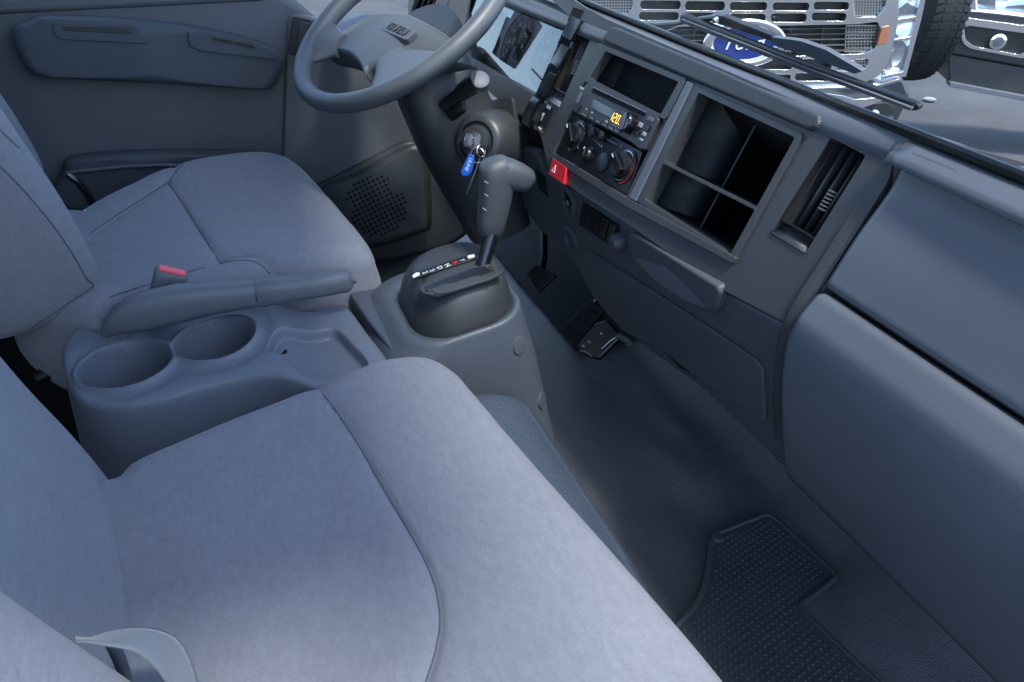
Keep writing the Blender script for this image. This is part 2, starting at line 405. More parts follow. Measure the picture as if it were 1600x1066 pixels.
# base follows the gentle plan curve of the dash
WSB = [(-.20, .520), (.10, .535), (.355, .549), (.491, .5605), (.577, .566), (.717, .578), (.932, .598), (1.299, .630), (1.50, .632), (1.74, .61)]
def wsx(y): return interp([(a, b) for a, b in WSB], y)
def wspt(y, k, off=0):   # k metres up the glass
    return Vector((wsx(y) + off - k * .32 - (.0 if y < 1.5 else 0), y, .612 + k * .947))
ys = np.linspace(-.36, 1.74, 44)
ws = empty('windscreen', (.56, .8, .612), 'large clear windscreen rising from the back edge of the dashboard top', 'windscreen')
grid('pane', 'window_glass', [[wspt(y, k) for y in ys] for k in np.linspace(-.02, .78, 8)], ws, smooth=180)
grid('lower_border', 'frit', [[wspt(y, k, .003) for y in ys] for k in (-.012, .001, .0095)], ws, thick=.003, smooth=180)
for k in (0, -1):
    y = ys[k]; tube('pillar', 'charcoal', [wspt(y, -.02), wspt(y, .4), wspt(y, .79)], .035, ws)
tube('header', 'headliner', [wspt(y, .79) for y in ys], .03, ws)

# ================================================================== DASHBOARD
ST = Pl((.48, .81, .444), (-.904, 0, .428))
dash = empty('dashboard', (.5, .8, .3), 'charcoal truck dashboard with open cubbies, air vents and a glove compartment', 'dashboard')
V_CL = [(722, 84), (836, 148), (892, 28), (850, -12), (775, -55), (700, -60)]
V_V1 = [(912, 33), (931, 43), (882, 147), (863, 136)]
V_C1 = [(940, 70), (1069, 122), (978, 307), (864, 239)]
V_C2 = [(1085, 136), (1249, 211), (1143, 404), (1001, 314)]
V_V2 = [(1298, 215), (1353, 243), (1271, 372), (1221, 343)]
outer = [(655, 50), (700, -95), (790, -75), (860, -25), (915, 12), (948, 30), (1120, 104), (1300, 182), (1400, 226), (1390, 280), (1338, 362), (1243, 513), (1124, 450), (980, 350), (905, 302), (858, 268), (846, 215), (832, 185), (790, 165), (745, 128)]
V_H1 = [V_V1[0], V_V1[1], (874, 168), (852, 155)]; V_H2 = [V_V2[0], V_V2[1], (1258, 396), (1203, 364)]
plate('instrument_panel', 'dash', ST, outer, [V_CL, V_H1, V_C1, V_C2, V_H2], 0, .012, .003, r=.01, hr=.004, parent=dash)
# rounded column between centre panel and glove side, built as the profile of the dash end
PROF = [(.600, .606), (.572, .6085), (.552, .603), (.541, .570), (.517, .530), (.497, .490), (.479, .455), (.472, .430), (.473, .400), (.477, .370), (.488, .320), (.508, .246)]
def prof(t):      # smooth point on the profile, t in 0..1
    P = catmull(PROF, 8, False); i = t * (len(P) - 1); k = min(int(i), len(P) - 2); f = i - k
    return P[k] * (1 - f) + P[k + 1] * f
# edge trim that turns from the front face round to the side (y .487 to .462)
rows = []
for j in range(0, 15):
    a = j / 14 * math.pi / 2; row = []
    for t in np.linspace(0, 1, 60):
        x, z = prof(t); row.append((x + .020 * (1 - math.cos(a)) + .0015, .486 - .020 * math.sin(a), z - .006 * (1 - math.cos(a))))
    rows.append(row)
rows.append([(p[0] + .10, p[1], p[2] - .03) for p in rows[-1]])
grid('side_column', 'dash', rows, dash, thick=.002)
# top roll from the face to the glass
rows = []
for y in np.linspace(.472, 1.70, 90):
    xb = wsx(y) + .006; row = []
    for x, z in ((.549, .590), (.5535, .6015), (.560, .6085), (.572, .6120)):
        row.append((x, y, z))
    for t in (.3, .6, 1): row.append((.572 + (max(xb, .574) - .572) * t, y, .612 - .003 * t))
    rows.append(row)
grid('top_roll', 'pad', rows, dash, thick=.003)
plate('top_trim', 'dash_grain', ST, [(952, 42), (962, 42), (1120, 108), (1282, 180), (1276, 199), (1262, 203), (1095, 131), (945, 66), (940, 60)], off=.006, th=.010, bev=.004, r=.006, parent=dash)
# bins
def bin_(name, pl, hole, depth, m='matt_black', parent=None, off=0, r=0.003):
    q = [pl.L(*h) for h in hole]; bm = bmesh.new(); c = Vector((sum(a[0] for a in q) / len(q), sum(a[1] for a in q) / len(q)))
    q2 = [tuple(c + (Vector(a) - c) * .97) for a in q]
    A = [bm.verts.new(pl.W(a, off - .001)) for a in q]; B = [bm.verts.new(pl.W(a, off - depth)) for a in q2]
    n = len(q)
    for i in range(n): bm.faces.new((A[i], A[(i + 1) % n], B[(i + 1) % n], B[i]))
    bm.faces.new(B[::-1]); o = bm_obj(name, bm, m, parent)
    s = o.modifiers.new('solid', 'SOLIDIFY'); s.thickness = .002; s.offset = 1
    return o
def lerp(a, b, t): return (a[0] + (b[0] - a[0]) * t, a[1] + (b[1] - a[1]) * t)
mat('bin', (.006, .008, .011), .5, .4, var=.1)
# upper bin with frame
UB = [(941, 73), (1064, 122), (1035, 178), (917, 121)]
f = plate('bin_frame', 'dash', ST, [(934, 66), (1073, 123), (1040, 188), (910, 126)], [[(946, 80), (1060, 128), (1032, 179), (921, 122)]], off=.004, th=.014, bev=.0015, r=.006, hr=.003, parent=dash)
bb = bin_('upper_bin', ST, [(946, 80), (1060, 128), (1032, 179), (921, 122)], .11, 'bin', dash)
pm = [lerp((946, 80), (1060, 128), .60), lerp((921, 122), (1032, 179), .60)]
tube('bin_edge', 'dash', [ST.P(*pm[0], -.055), ST.P(*pm[1], -.055)], .0012, dash, n=6)
# right cubby, one frame with a shelf
C2i = [(1091, 145), (1242, 215), (1141, 397), (1007, 312)]
shl = [lerp(C2i[0], C2i[3], .645), lerp(C2i[1], C2i[2], .60)]
up_ = [C2i[0], C2i[1], lerp(C2i[1], C2i[2], .598), lerp(C2i[0], C2i[3], .638)]
lo_ = [lerp(C2i[0], C2i[3], .662), lerp(C2i[1], C2i[2], .622), C2i[2], C2i[3]]
plate('cubby_frame', 'dash', ST, [(1080, 130), (1255, 209), (1145, 411), (995, 315)], [up_, lo_], off=.003, th=.020, bev=.0015, r=.006, hr=.003, parent=dash)
for b_, h_ in (('upper_cubby', up_), ('lower_cubby', lo_)):
    bin_(b_, ST, h_, .13, 'bin', dash)
    e0, e1 = lerp(h_[0], h_[1], .62), lerp(h_[3], h_[2], .62)
    grid('divider', 'bin', [[ST.P(*e0, -.045), ST.P(*e0, -.125)], [ST.P(*e1, -.045), ST.P(*e1, -.125)]], dash, thick=.0035)
    tube('divider_edge', 'charcoal', [ST.P(*e0, -.044), ST.P(*e1, -.044)], .0010, dash, n=6)
# bright rail between centre module and cubby
plate('rail', 'lever_grey', ST, [(1073, 126), (1082, 131), (992, 315), (981, 309)], off=.005, th=.010, bev=.002, r=.002, parent=dash)
plate('lower_rail', 'dash', ST, [(862, 238), (868, 240), (985, 312), (1150, 402), (1143, 412), (975, 322), (860, 247)], off=.005, th=.008, bev=.0015, r=.002, parent=dash)
# vents
def vent(hole, lip, n, tab, deep=.05):
    bin_('vent_well', ST, hole, deep, 'matt_black', dash)
    for k in range(n):
        t = (k + .7) / n
        a, b = lerp(hole[0], hole[1], t), lerp(hole[3], hole[2], t)
        a, b = lerp(a, b, .02), lerp(a, b, .98)
        p0, p1 = ST.P(*a, -.010), ST.P(*b, -.010); q0, q1 = p0 - ST.n * .026 + ST.a * .007, p1 - ST.n * .026 + ST.a * .007
        grid('slat', 'charcoal', [[p0, p1], [q0, q1]], dash, thick=.0016)
    if tab:
        a = lerp(lerp(hole[0], hole[1], tab[0]), lerp(hole[3], hole[2], tab[0]), tab[1])
        c = ST.L(*a)
        for k in range(6):
            oriented('tab_rib', 'dull_steel' if k % 6 == 9 else 'lever_grey', ST, (c[0], c[1] + (k - 2.5) * .0038), -.006, (.007, .0016, .006), dash, 0)
    a0, a1 = lerp(lip[0], lip[3], -.06), lerp(lip[1], lip[2], -.06)
    c = [ST.P(*a0, -.009), ST.P(*a1, -.009)]; d = [ST.P(*lip[3], .0012), ST.P(*lip[2], .0012)]
    m1, m2 = ST.P(*lerp(lip[0], lip[3], .5), -.0075), ST.P(*lerp(lip[1], lip[2], .5), -.0075)
    grid('vent_lip', 'lever_grey' if lip[0][0] < 900 else 'dash', [c, [m1, m2], d], dash, thick=.002)
vent(V_V1, [(863, 136), (882, 147), (874, 168), (852, 155)], 5, (.55, .62))
vent(V_V2, [(1219, 342), (1271, 372), (1258, 396), (1203, 364)], 4, (.62, .60))
# rocker blanks beside the instruments, switches below
for k, (a, b, c, d) in enumerate([[(892, 24), (907, 31), (891, 64), (876, 56)], [(877, 68), (888, 74), (871, 108), (859, 98)], [(858, 112), (868, 116), (849, 153), (838, 145)]]):
    cc = [ST.L(*q) for q in (a, b, c, d)]
    oriented('switch_well', 'matt_black', ST, np.mean(cc, 0), .002, (.035, .062, .004), dash, .001)
    plate('blank_switch', 'gloss_black', ST, [a, b, c, d], off=.0075, th=.008, bev=.0025, r=.002, parent=dash)
for k, (c, wd) in enumerate([((831, 175), .030), ((846, 181), .016), ((855, 186), .022)]):
    q = ST.L(*c); rows = []
    for i in range(9):
        t = i / 8 * 2 - 1; s = q[1] + t * .024; hgt = .007 - .004 * t * t - (.002 if k else 0)
        rows.append([ST.W((q[0] - wd / 2, s), -.002), ST.W((q[0] - wd / 2 + .001, s), hgt), ST.W((q[0] + wd / 2 - .001, s), hgt), ST.W((q[0] + wd / 2, s), -.002)])
    o = grid('rocker_switch', 'gloss_black', rows, dash, smooth=50)
    if k == 2:
        text('symbol', '\u00b6', 'white_print', ST.W((q[0], q[1] - .001), .0098), -ST.a, -ST.b, .014, o)
        oriented('mark', 'white_print', ST, (q[0], q[1] + .018), .0062, (.012, .003, .001), o, 0)
        oriented('mark', 'grey_print', ST, (q[0], q[1] - .018), .0066, (.014, .005, .001), o, 0)
# hazard switch
hz = plate('hazard_switch', 'red_switch', ST, [(863, 247), (885, 262), (880, 288), (857, 272)], off=.006, th=.008, bev=.0015, parent=dash, r=.002)
c = ST.L(871, 266); tri = [(c[0] + .006, c[1] + .005), (c[0] - .006, c[1] + .005), (c[0], c[1] - .007)]
tri2 = [(c[0] + .0035, c[1] + .0035), (c[0] - .0035, c[1] + .0035), (c[0], c[1] - .004)]
plate2('triangle', 'white_print', ST, tri, [tri2], .0066, .0008, 0, hz)
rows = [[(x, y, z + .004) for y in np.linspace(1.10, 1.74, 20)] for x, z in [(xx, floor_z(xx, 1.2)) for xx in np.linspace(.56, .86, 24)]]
tag(grid('toe_shade_sheet', 'matt_black', rows, smooth=180), kind='structure')  # black sheet added to put the footwell's shade over the toe board
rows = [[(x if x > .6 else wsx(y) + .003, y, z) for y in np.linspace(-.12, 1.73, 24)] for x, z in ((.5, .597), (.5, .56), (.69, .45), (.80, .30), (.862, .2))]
tag(grid('light_baffle', 'matt_black', rows, smooth=0, thick=.003), kind='structure')  # added sheet behind the dash, blocks daylight leaking into the footwell
# ---------------- lower centre panel
u2 = Vector((.503, 0, .255)) - Vector((.473, 0, .435)); n2 = Vector((0, 1, 0)).cross(u2).normalized()
if n2.x > 0: n2 = -n2
LP = Pl((.4735, .8, .433), n2)
plate('lower_panel', 'lower', LP, [(1240, 517), (1124, 454), (980, 353), (905, 304), (850, 268), (838, 240), (805, 225), (800, 262), (812, 318), (845, 362), (880, 392), (905, 425), (930, 470), (960, 505), (1010, 545), (1095, 606), (1160, 668), (1231, 737), (1229, 660), (1231, 600), (1237, 557)], off=0, th=.02, bev=.005, r=.012, parent=dash)
lid = plate('service_lid', 'lower', LP, [(914, 389), (1100, 508), (1190, 570), (1195, 662), (1178, 654), (1085, 588), (1030, 545), (975, 520), (940, 480), (922, 430)], off=.0045, th=.006, bev=.0022, r=.014, parent=dash)
# recessed finger scoop under the lid edge
plate('lid_grip', 'matt_black', LP, [(1034, 545), (1048, 552), (1078, 583), (1060, 574)], off=.0036, th=.003, bev=.0005, r=.003, parent=dash)
# pull tray with arched underside
plate('pull_tray', 'lever_grey' if 0 else 'lower', LP, [(982, 364), (1000, 372), (1120, 448), (1123, 458), (1118, 488), (1095, 484), (1055, 462), (1010, 428), (988, 402), (980, 380)], off=.011, th=.014, bev=.0035, r=.008, parent=dash)
sc = plate('tray_scoop', 'pad', LP, [(991, 404), (1004, 405), (1040, 418), (1070, 445), (1102, 482), (1070, 470), (1022, 438)], off=.0122, th=.003, bev=.001, r=.004, parent=dash)
lathe('tray_button', 'lower', LP.P(971, 376), LP.n, [(.0, -.004), (.013, -.004), (.013, .010), (.010, .016), (0, .017)], dash)
oriented('card_slot', 'matt_black', LP, LP.L(933, 306), .001 + .001, (.055, .007, .003), dash, .0005)
oriented('card_tab', 'charcoal', LP, LP.L(937, 311), .006, (.022, .006, .008), dash, .0008)
sb = plate('switch_bank', 'matt_black', LP, [(910, 317), (966, 353), (960, 388), (904, 351)], off=.003, th=.006, bev=.001, r=.002, parent=dash)
for k in range(4):
    a, b = lerp((913, 322), (964, 355), (k + .08) / 4), lerp((913, 322), (964, 355), (k + .92) / 4); c_, d_ = lerp((907, 349), (958, 384), (k + .92) / 4), lerp((907, 349), (958, 384), (k + .08) / 4)
    plate('blank_button', 'gloss_black', LP, [a, b, c_, d_], off=.006, th=.004, bev=.0012, parent=dash)
for (x, y) in ((890, 315), (893, 374)):
    c = LP.P(x, y)
    ring = lathe('socket_ring', 'lower', c, LP.n, [(.026, -.004), (.026, .003), (.022, .0055), (.0175, .004), (.0165, -.02), (.026, -.02)], dash)
    if y < 340:
        lathe('lighter_plug', 'gloss_black', c, LP.n, [(0, -.012), (.015, -.012), (.015, .001), (.012, .003), (0, .003)], dash)
        text('symbol', 'o', 'grey_print', c + LP.n * .0036, -LP.a, -LP.b, .016, dash)
    else:
        lathe('socket_cap', 'matt_black', c, LP.n, [(0, -.012), (.015, -.012), (.015, -.006), (0, -.006)], dash)
plate('side_slot', 'matt_black', LP, [(836, 262), (852, 278), (856, 308), (842, 296)], off=.001, th=.003, bev=0, r=.003, parent=dash)
# ---------------- passenger side: padded top and glove compartment
def dash_row(y, t0, t1, n, dx=0, dz=0, bulge=0):
    row = []; sh = wsx(y) - .5585
    for i in range(n):
        t = t0 + (t1 - t0) * i / (n - 1); x, z = prof(t); s = (i / (n - 1))
        k = bulge * min(1, (s / .13)) ** .7 * (1 - s) ** .6
        row.append((x + dx - k + sh * max(0, 1 - t * 1.6), y, z + dz))
    return row
def rb(s, r): return r * (1 - math.sqrt(max(0, 1 - (1 - s) ** 2)))
TS = .478   # where the seam lies on the profile
def shell(name, m, t0, t1, y0, y1, lift, rad, bulge):
    """panel that follows the dash profile, edges rounded over"""
    P = []; n, k = 46, 60
    YS = [y0 - rad * (1 - math.sin(a)) + rad * 0 for a in ()]
    ysn = [y0 - rad * (1 - math.cos(i / 7 * math.pi / 2)) for i in range(8)] + list(np.linspace(y0 - rad, y1, k))[1:]
    es = [rad * (1 - math.sin(i / 7 * math.pi / 2)) for i in range(8)] + [0] * (k - 1)
    rows = []
    for y, e in zip(ysn, es):
        row = dash_row(y, t0, t1, n, 0, 0, bulge)
        N = []
        for i, p in enumerate(row):
            a = Vector(row[max(i - 1, 0)]); b = Vector(row[min(i + 1, n - 1)]); tg = (b - a).normalized(); nn = Vector((0, 1, 0)).cross(tg)
            if nn.x > 0: nn = -nn
            d_end = min((Vector(p) - Vector(row[0])).length, (Vector(p) - Vector(row[-1])).length); r2 = .006
            e2 = r2 - math.sqrt(max(0, r2 * r2 - max(0, r2 - d_end) ** 2))
            N.append(Vector(p) + nn * (lift - e - e2))
        rows.append(N)
    return grid(name, m, rows, dash, thick=.003, smooth=60)
shell('padded_top', 'pad', .165, TS - .0038, .4645, -.20, .0045, .010, .0)
gb = shell('glove_box_lid', 'pad', TS + .0038, 1.0, .4645, -.20, .005, .012, .010)
grid('glove_gap', 'matt_black', [dash_row(y, .0, 1, 40, .012, -.004) for y in (.462, .1, -.2)], dash, thick=.002)
rows = []
for y in np.linspace(.475, -.2, 40):
    xb = wsx(y); rows.append([(xb - .024, y, .594), (xb - .018, y, .6015), (xb - .010, y, .6045), (xb - .008, y, .6065), (xb - .003, y, .6085), (xb + .002, y, .6095), (xb + .006, y, .607)])
grid('ledge', 'pad', rows, dash, thick=.002)
# five raised ribs at the far right of the padded top
pt = [c for c in dash.children if c.name.startswith('padded_top')][0]
for k in range(3):
    x, y = 1572 - k * 10.5, 561 + k * 12
    drape('raised_rib', 'pad', pt, [(x, y), (x + 30, y + 17), (x + 70, y + 40)], .0014, .0002, step=3)
    drape('raised_rib', 'pad', pt, [(x + 2, y - 4), (x - 1, y)], .0010, .0004, step=1)
# push pin by the floor
lathe('push_pin', 'lower', (.521, .447, .262), (-1, 0, .1), [(.0, 0), (.009, 0), (.009, .008), (.006, .011), (0, .0115)], dash)
#@@P2
# ================================================================== DRIVER'S DOOR
DY = 1.72
DP = Pl((0, DY, .3), (0, -1, 0), (-1, 0, 0))
door = empty('cab_door', (-.1, DY, -.05), 'closed grey driver door with moulded armrest and pull recess, beyond the far seat', 'truck door')
plate2('door_card', 'door', DP, [(.62, -.33), (-.46, -.33), (-.46, .30), (-.30, .318), (.62, .318)] if 0 else [(.62, .35), (-.47, .35), (-.47, -.225), (-.235, -.235), (-.165, -.30), (-.12, -.315), (.62, -.315)], off=0, th=.06, bev=.02, parent=door, seg=5)
# the armrest swells out of the card: heights over a rounded outline
arm = [(17, 48), (45, 34), (70, 27), (180, 30), (300, 43), (400, 66), (443, 90), (440, 118), (428, 137), (405, 142), (250, 133), (110, 126), (55, 120), (30, 95)]
AP = [DP.L(*q, .05) for q in arm]
def armtop(x, y): return .052
aobj, apos = cushion('armrest', 'door_dark', DP.o, DP.a, DP.b, DP.n, AP, armtop, edge=.022, depth=.01, parent=door, nt=160, nu=12)
plate('pull_cup', 'door_dark', DP, [(83, 36), (210, 38), (233, 64), (228, 69), (95, 62), (84, 54)], off=.056, th=.006, bev=.0015, r=.008, parent=door)
plate('pull_recess', 'matt_black' if 0 else 'charcoal', DP, [(97, 42), (200, 44), (209, 50), (203, 53), (100, 48)], off=.0572, th=.003, bev=.001, r=.004, parent=door)
wsw = plate('switch_plate', 'door_dark', DP, [(293, 49), (390, 62), (440, 88), (427, 93), (312, 79), (298, 72)], off=.058, th=.008, bev=.0015, r=.006, parent=door)
for a in ([(329, 58), (362, 64), (365, 69), (334, 63)], [(366, 65), (396, 71), (399, 76), (370, 70)]):
    plate('window_switch', 'black', DP, a, off=.0605, th=.004, bev=.0008, r=.002, parent=wsw)
# lower pocket ledge
pocket = [(100, 262), (108, 250), (170, 242), (250, 238), (330, 240), (420, 250), (425, 330), (110, 330)]
PQ = [DP.L(*q, .04) for q in pocket]
cushion('door_pocket', 'door_dark', DP.o, DP.a, DP.b, DP.n, PQ, lambda x, y: .045, edge=.02, depth=.01, parent=door, nt=120, nu=10)
tube('pocket_rim', 'door', [DP.P(x, y, .052) for x, y in ((104, 270), (140, 266), (200, 260), (260, 258), (330, 262))], .004, door)
# window frame, sill and pane
sill = empty('door_window', (0, DY, .61), 'driver side window and its grey sill behind the steering wheel', 'window')
box('sill', 'door', (-.24, DY + .02, .602), (.72, .055, .03), sill, .01)
grid('pane', 'window_glass', [[(x, DY + .03, z) for x in (-.60, .50)] for z in (.50, 1.30)], sill)
tube('frame', 'charcoal', [(.56, DY + .03, .60), (.50, DY + .03, .80), (.34, DY + .03, 1.30), (-.60, DY + .03, 1.30)], .022, sill)
# quarter panel forward of the door: the dash end with its small handle
QP = Pl((.2, 1.69, .5), (-.15, -1, .05), (-1, 0, 0))
plate('end_panel', 'door', QP, [(446, 95), (451, 20), (490, 27), (540, 48), (600, 70), (700, 95), (640, 330), (560, 340), (440, 335)], off=-.005, th=.03, bev=.006, r=.02, parent=dash)
plate('side_handle', 'black', QP, [(458, 25), (486, 31), (482, 90), (449, 83)], off=.006, th=.01, bev=.002, r=.006, parent=dash)
plate('side_handle_inset', 'charcoal', QP, [(468, 33), (486, 37), (482, 80), (464, 76)], off=.009, th=.006, bev=.001, r=.003, parent=dash)
# driver-side end of the dash, turned towards the driver
u = ony(720, 60, 1.58) - ony(640, 0, 1.67); v = ony(655, -60, 1.67) - ony(640, 0, 1.67)
LE = Pl(ony(680, 30, 1.62), u.cross(Vector((.35, 0, .94))))
if LE.n.x > 0: LE = Pl(LE.o, -LE.n)
VL = [(658, -30), (692, -20), (668, 30), (641, 20)]
plate('outer_vent_panel', 'lever_grey', LE, [(640, -60), (740, -40), (722, 62), (700, 56), (680, 50), (637, 34)], [VL], off=0, th=.01, bev=.002, r=.004, parent=dash)
bin_('vent_well', LE, VL, .05, 'matt_black', dash)
for k in range(4):
    a, b = lerp(VL[0], VL[1], (k + .6) / 4), lerp(VL[3], VL[2], (k + .6) / 4)
    p0, p1 = LE.P(*a, -.004), LE.P(*b, -.004); grid('slat', 'charcoal', [[p0, p1], [p0 - LE.n * .02, p1 - LE.n * .02]], dash, thick=.0014)
for a in ([(690, -16), (704, -12), (695, 18), (683, 12)], [(682, 20), (694, 25), (684, 52), (673, 46)]):
    plate('blank_switch', 'lever_grey', LE, a, off=.008, th=.008, bev=.003, r=.004, parent=dash)
# light ledge of the dash left of the hub, with the little triangle mark
lg = plate('side_ledge', 'lever_grey', Pl((.3, 1.5, .56), (-.25, -.1, 1)), [(512, 22), (545, 18), (620, 30), (640, 70), (560, 60), (520, 44)], off=0, th=.02, bev=.004, r=.01, parent=dash)
# ---------------- instruments
CP = Pl(ST.W((0, 0), -.055), ST.n)
cl = empty('instrument_cluster', ST.P(800, 70, -.05), 'round gauges under a reflecting clear lens behind the steering wheel', 'gauge cluster')
plate('cluster_face', 'black', CP, [(700, 90), (840, 170), (915, 30), (860, -40), (760, -60)], off=0, th=.006, bev=0, parent=cl)
def dial(px_, py_, r, needle, nums, a0=-225, a1=45, nt=41):
    c = Vector(CP.L(px_, py_)); A, B = -CP.a, -CP.b     # A: to the right as the driver reads, B: up
    o = CP.W(c, .001); hub = lathe('dial', 'matt_black', o, CP.n, [(0, 0), (r, 0), (r, .004), (r * .97, .005), (r * .96, .001), (0, .001)], cl, 48)
    bm = bmesh.new()
    for k in range(nt):
        a = math.radians(a1 - (a1 - a0) * (1 - k / (nt - 1))); a = math.radians(225 - 270 * k / (nt - 1)); d = A * math.cos(a) + B * math.sin(a); s = CP.n.cross(d)
        r0, wd = (r * .76, .0009) if k % 5 == 0 else (r * .84, .0005)
        vs = [bm.verts.new(o + CP.n * .0016 + d * rr + s * ww) for rr, ww in ((r0, -wd), (r * .92, -wd), (r * .92, wd), (r0, wd))]; bm.faces.new(vs)
    t = bm_obj('tick_marks', bm, 'white_print', hub, 0)
    for k, s_ in enumerate(nums):
        a = math.radians(225 - 270 * k / (len(nums) - 1)); d = A * math.cos(a) + B * math.sin(a)
        text('numeral', s_, 'white_print', o + CP.n * .0017 + d * r * .60, A, B, r * .20, hub)
    a = math.radians(needle); d = A * math.cos(a) + B * math.sin(a)
    tube('needle', 'red_print', [o + CP.n * .004 - d * r * .1, o + CP.n * .004 + d * r * .8], [.0018, .0006], hub, n=6)
    lathe('needle_cap', 'black', o, CP.n, [(0, 0), (r * .16, 0), (r * .15, .006), (0, .007)], hub, 20)
dial(808, 66, .058, 200, ['0', '5', '10', '15', '20', '25', '30', '35'])
dial(858, 90, .058, 215, ['0', '20', '40', '60', '80', '100', '120'])
dial(769, 72, .026, 160, ['C', 'H'], nt=11)
dial(778, 36, .026, 200, ['E', 'F'], nt=11)
CG = Pl(ST.W((0, 0), -.022), (Vector(ST.n) + Vector((0, 0, .0))).normalized())
grid('lens', 'cluster_glass', [[CG.P(712, 88), CG.P(838, 158)], [CG.P(768, -62), CG.P(902, 22)]], cl)
tube('reset_stem', 'black', [CG.P(846, 124), CG.P(831, 108)], .0018, cl, n=8)
bmw = bin_('cluster_wall', ST, V_CL, .06, 'black', cl)

# ================================================================== STEERING WHEEL
tw, ro = math.radians(32), math.radians(11.8)
wu = Vector((math.cos(tw), 0, math.sin(tw))); wv = Vector((0, math.cos(ro), math.sin(ro))); wv = (wv - wu * wu.dot(wv)).normalized(); wn = wu.cross(wv)
WC = Vector((.311, 1.35, .598)); WR = .203
if wn.z < 0: wn = -wn
WP = Pl(WC, wn, wv)
sw = empty('steering_wheel', WC - wn * .08, 'grey truck steering wheel with a wide padded hub in front of the far seat', 'steering wheel')
rimp = [WC + (wu * math.cos(a) + wv * math.sin(a)) * WR for a in np.linspace(0, 2 * math.pi, 144, endpoint=False)]
tube('rim', 'wheel', rimp, [.0158 + .0007 * math.sin(i * 2 * math.pi / 7.2) * (1 if 0 < (i % 144) < 40 else .15) for i in range(144)], sw, closed=True, n=20, flat=(1.0, 1.1))
# hub pad
pad = [(504, 68), (520, 55), (548, 44), (573, 35), (605, 31), (640, 32), (676, 46), (708, 60), (730, 78), (700, 88), (650, 98), (610, 108), (584, 118), (577, 127), (570, 112), (552, 95), (525, 84), (506, 80)]
off0 = -.030
PQ = [WP.L(*q, off0) for q in pad]; cx = sum(q[0] for q in PQ) / len(PQ); cy = sum(q[1] for q in PQ) / len(PQ)
def padtop(x, y): 
    r2 = ((x - cx) ** 2 + (y - cy) ** 2); return off0 + .024 - r2 * 1.0
hub, hpos = cushion('hub_pad', 'wheel', WP.o, WP.a, WP.b, WP.n, PQ, padtop, edge=.012, depth=-off0 + .035, parent=sw, nt=200, nu=40, seams=[[WP.L(*q, off0 + .01) for q in ((615, 100), (640, 82), (680, 74), (712, 72))]], seamw=.008, seamd=.003)
c = WP.L(624, 50, off0 + .02)
zt = padtop(*c)
xd = (WP.P(652, 58) - WP.P(600, 36)); yd = wn.cross(xd)
text('badge', 'ISUZU', 'charcoal', WP.W(c, zt + .0042), xd, yd, .021, hub, depth=.0014, sx=1.15)
rot = Matrix((xd.normalized(), wn.cross(xd.normalized()), wn)).transposed()
plate2('badge_plinth', 'wheel', Pl(WP.W(c, zt), wn, xd), fillet([(-.046, -.012), (.046, -.012), (.046, .012), (-.046, .012)], .005), off=.0036, th=.010, bev=.0012, parent=hub)
# spokes: from the pad to the rim
def spoke(p, q, w0, w1):
    A = WP.P(*p, -.022); d = (WP.P(*q) - WC); B = WC + d.normalized() * (WR - .004)
    rows = []
    for i in range(10):
        t = i / 9; e = 3 * t * t - 2 * t ** 3; P = A.lerp(B, t) ; P = P - wn * (P - A).dot(wn) * (1 - e) * 0
        dirv = (B - A).normalized(); s = wn.cross(dirv).normalized(); wd = w0 + (w1 - w0) * e
        ring = [P + s * wd * math.cos(k / 16 * 2 * math.pi) * (1) + wn * .013 * math.sin(k / 16 * 2 * math.pi) for k in range(16)]
        R2 = []
        for q_ in ring:
            rel = q_ - WC; h_ = rel.dot(wn); f_ = rel - wn * h_
            if f_.length > WR - .003: f_ *= (WR - .003) / f_.length
            R2.append(WC + f_ + wn * h_)
        rows.append(R2)
    grid('spoke', 'wheel', rows, sw, closed_u=True, caps=True, smooth=60)
spoke((535, 72), (466, 72), .028, .062); spoke((612, 92), (632, 142), .034, .075)
lathe('hub_underside', 'charcoal', WC - wn * .045, -wn, [(0, -.01), (.085, -.005), (.088, .02), (.075, .05), (.06, .06), (0, .06)], sw)

# ================================================================== STEERING COLUMN
colm = empty('steering_column', (.42, 1.25, .1), 'dark plastic steering column shroud below the wheel, holding the ignition lock', 'steering column')
top_ = WC - wn * .075; bot = Vector((.47, 1.30, .20)); axis = (bot - top_).normalized()
rows = []
sd = Vector((0, 1, 0)); sd = (sd - axis * axis.dot(sd)).normalized(); fw = axis.cross(sd)
for t, hw, hd in ((0, .080, .060), (.05, .092, .070), (.2, .098, .075), (.45, .098, .078), (.7, .085, .07), (1, .075, .06)):
    P = top_.lerp(bot, t); rows.append([P + sd * hw * math.copysign(abs(math.cos(a)) ** .55, math.cos(a)) + fw * hd * math.copysign(abs(math.sin(a)) ** .55, math.sin(a)) for a in np.linspace(0, 2 * math.pi, 40, endpoint=False)])
grid('shroud', 'charcoal', rows, colm, closed_u=True, caps=True, smooth=50)
# ignition lock: barrel pointing back to the passenger side
K = ony(740, 220, 1.19); kn = Vector((-.72, -.62, .32)).normalized()
lathe('lock_boss', 'charcoal', K - kn * .05, kn, [(0, -.05), (.062, -.05), (.056, .0), (.046, .035), (.040, .040), (.034, .042), (.033, .036), (0, .036)], colm, 40)
bar = lathe('lock_barrel', 'charcoal', K - kn * .012, kn, [(0, 0), (.028, 0), (.026, .010), (.021, .012), (0, .012)], colm, 36)
lathe('lock_face', 'dull_steel', K, kn, [(0, 0), (.015, 0), (.0145, .002), (0, .0025)], colm, 28)
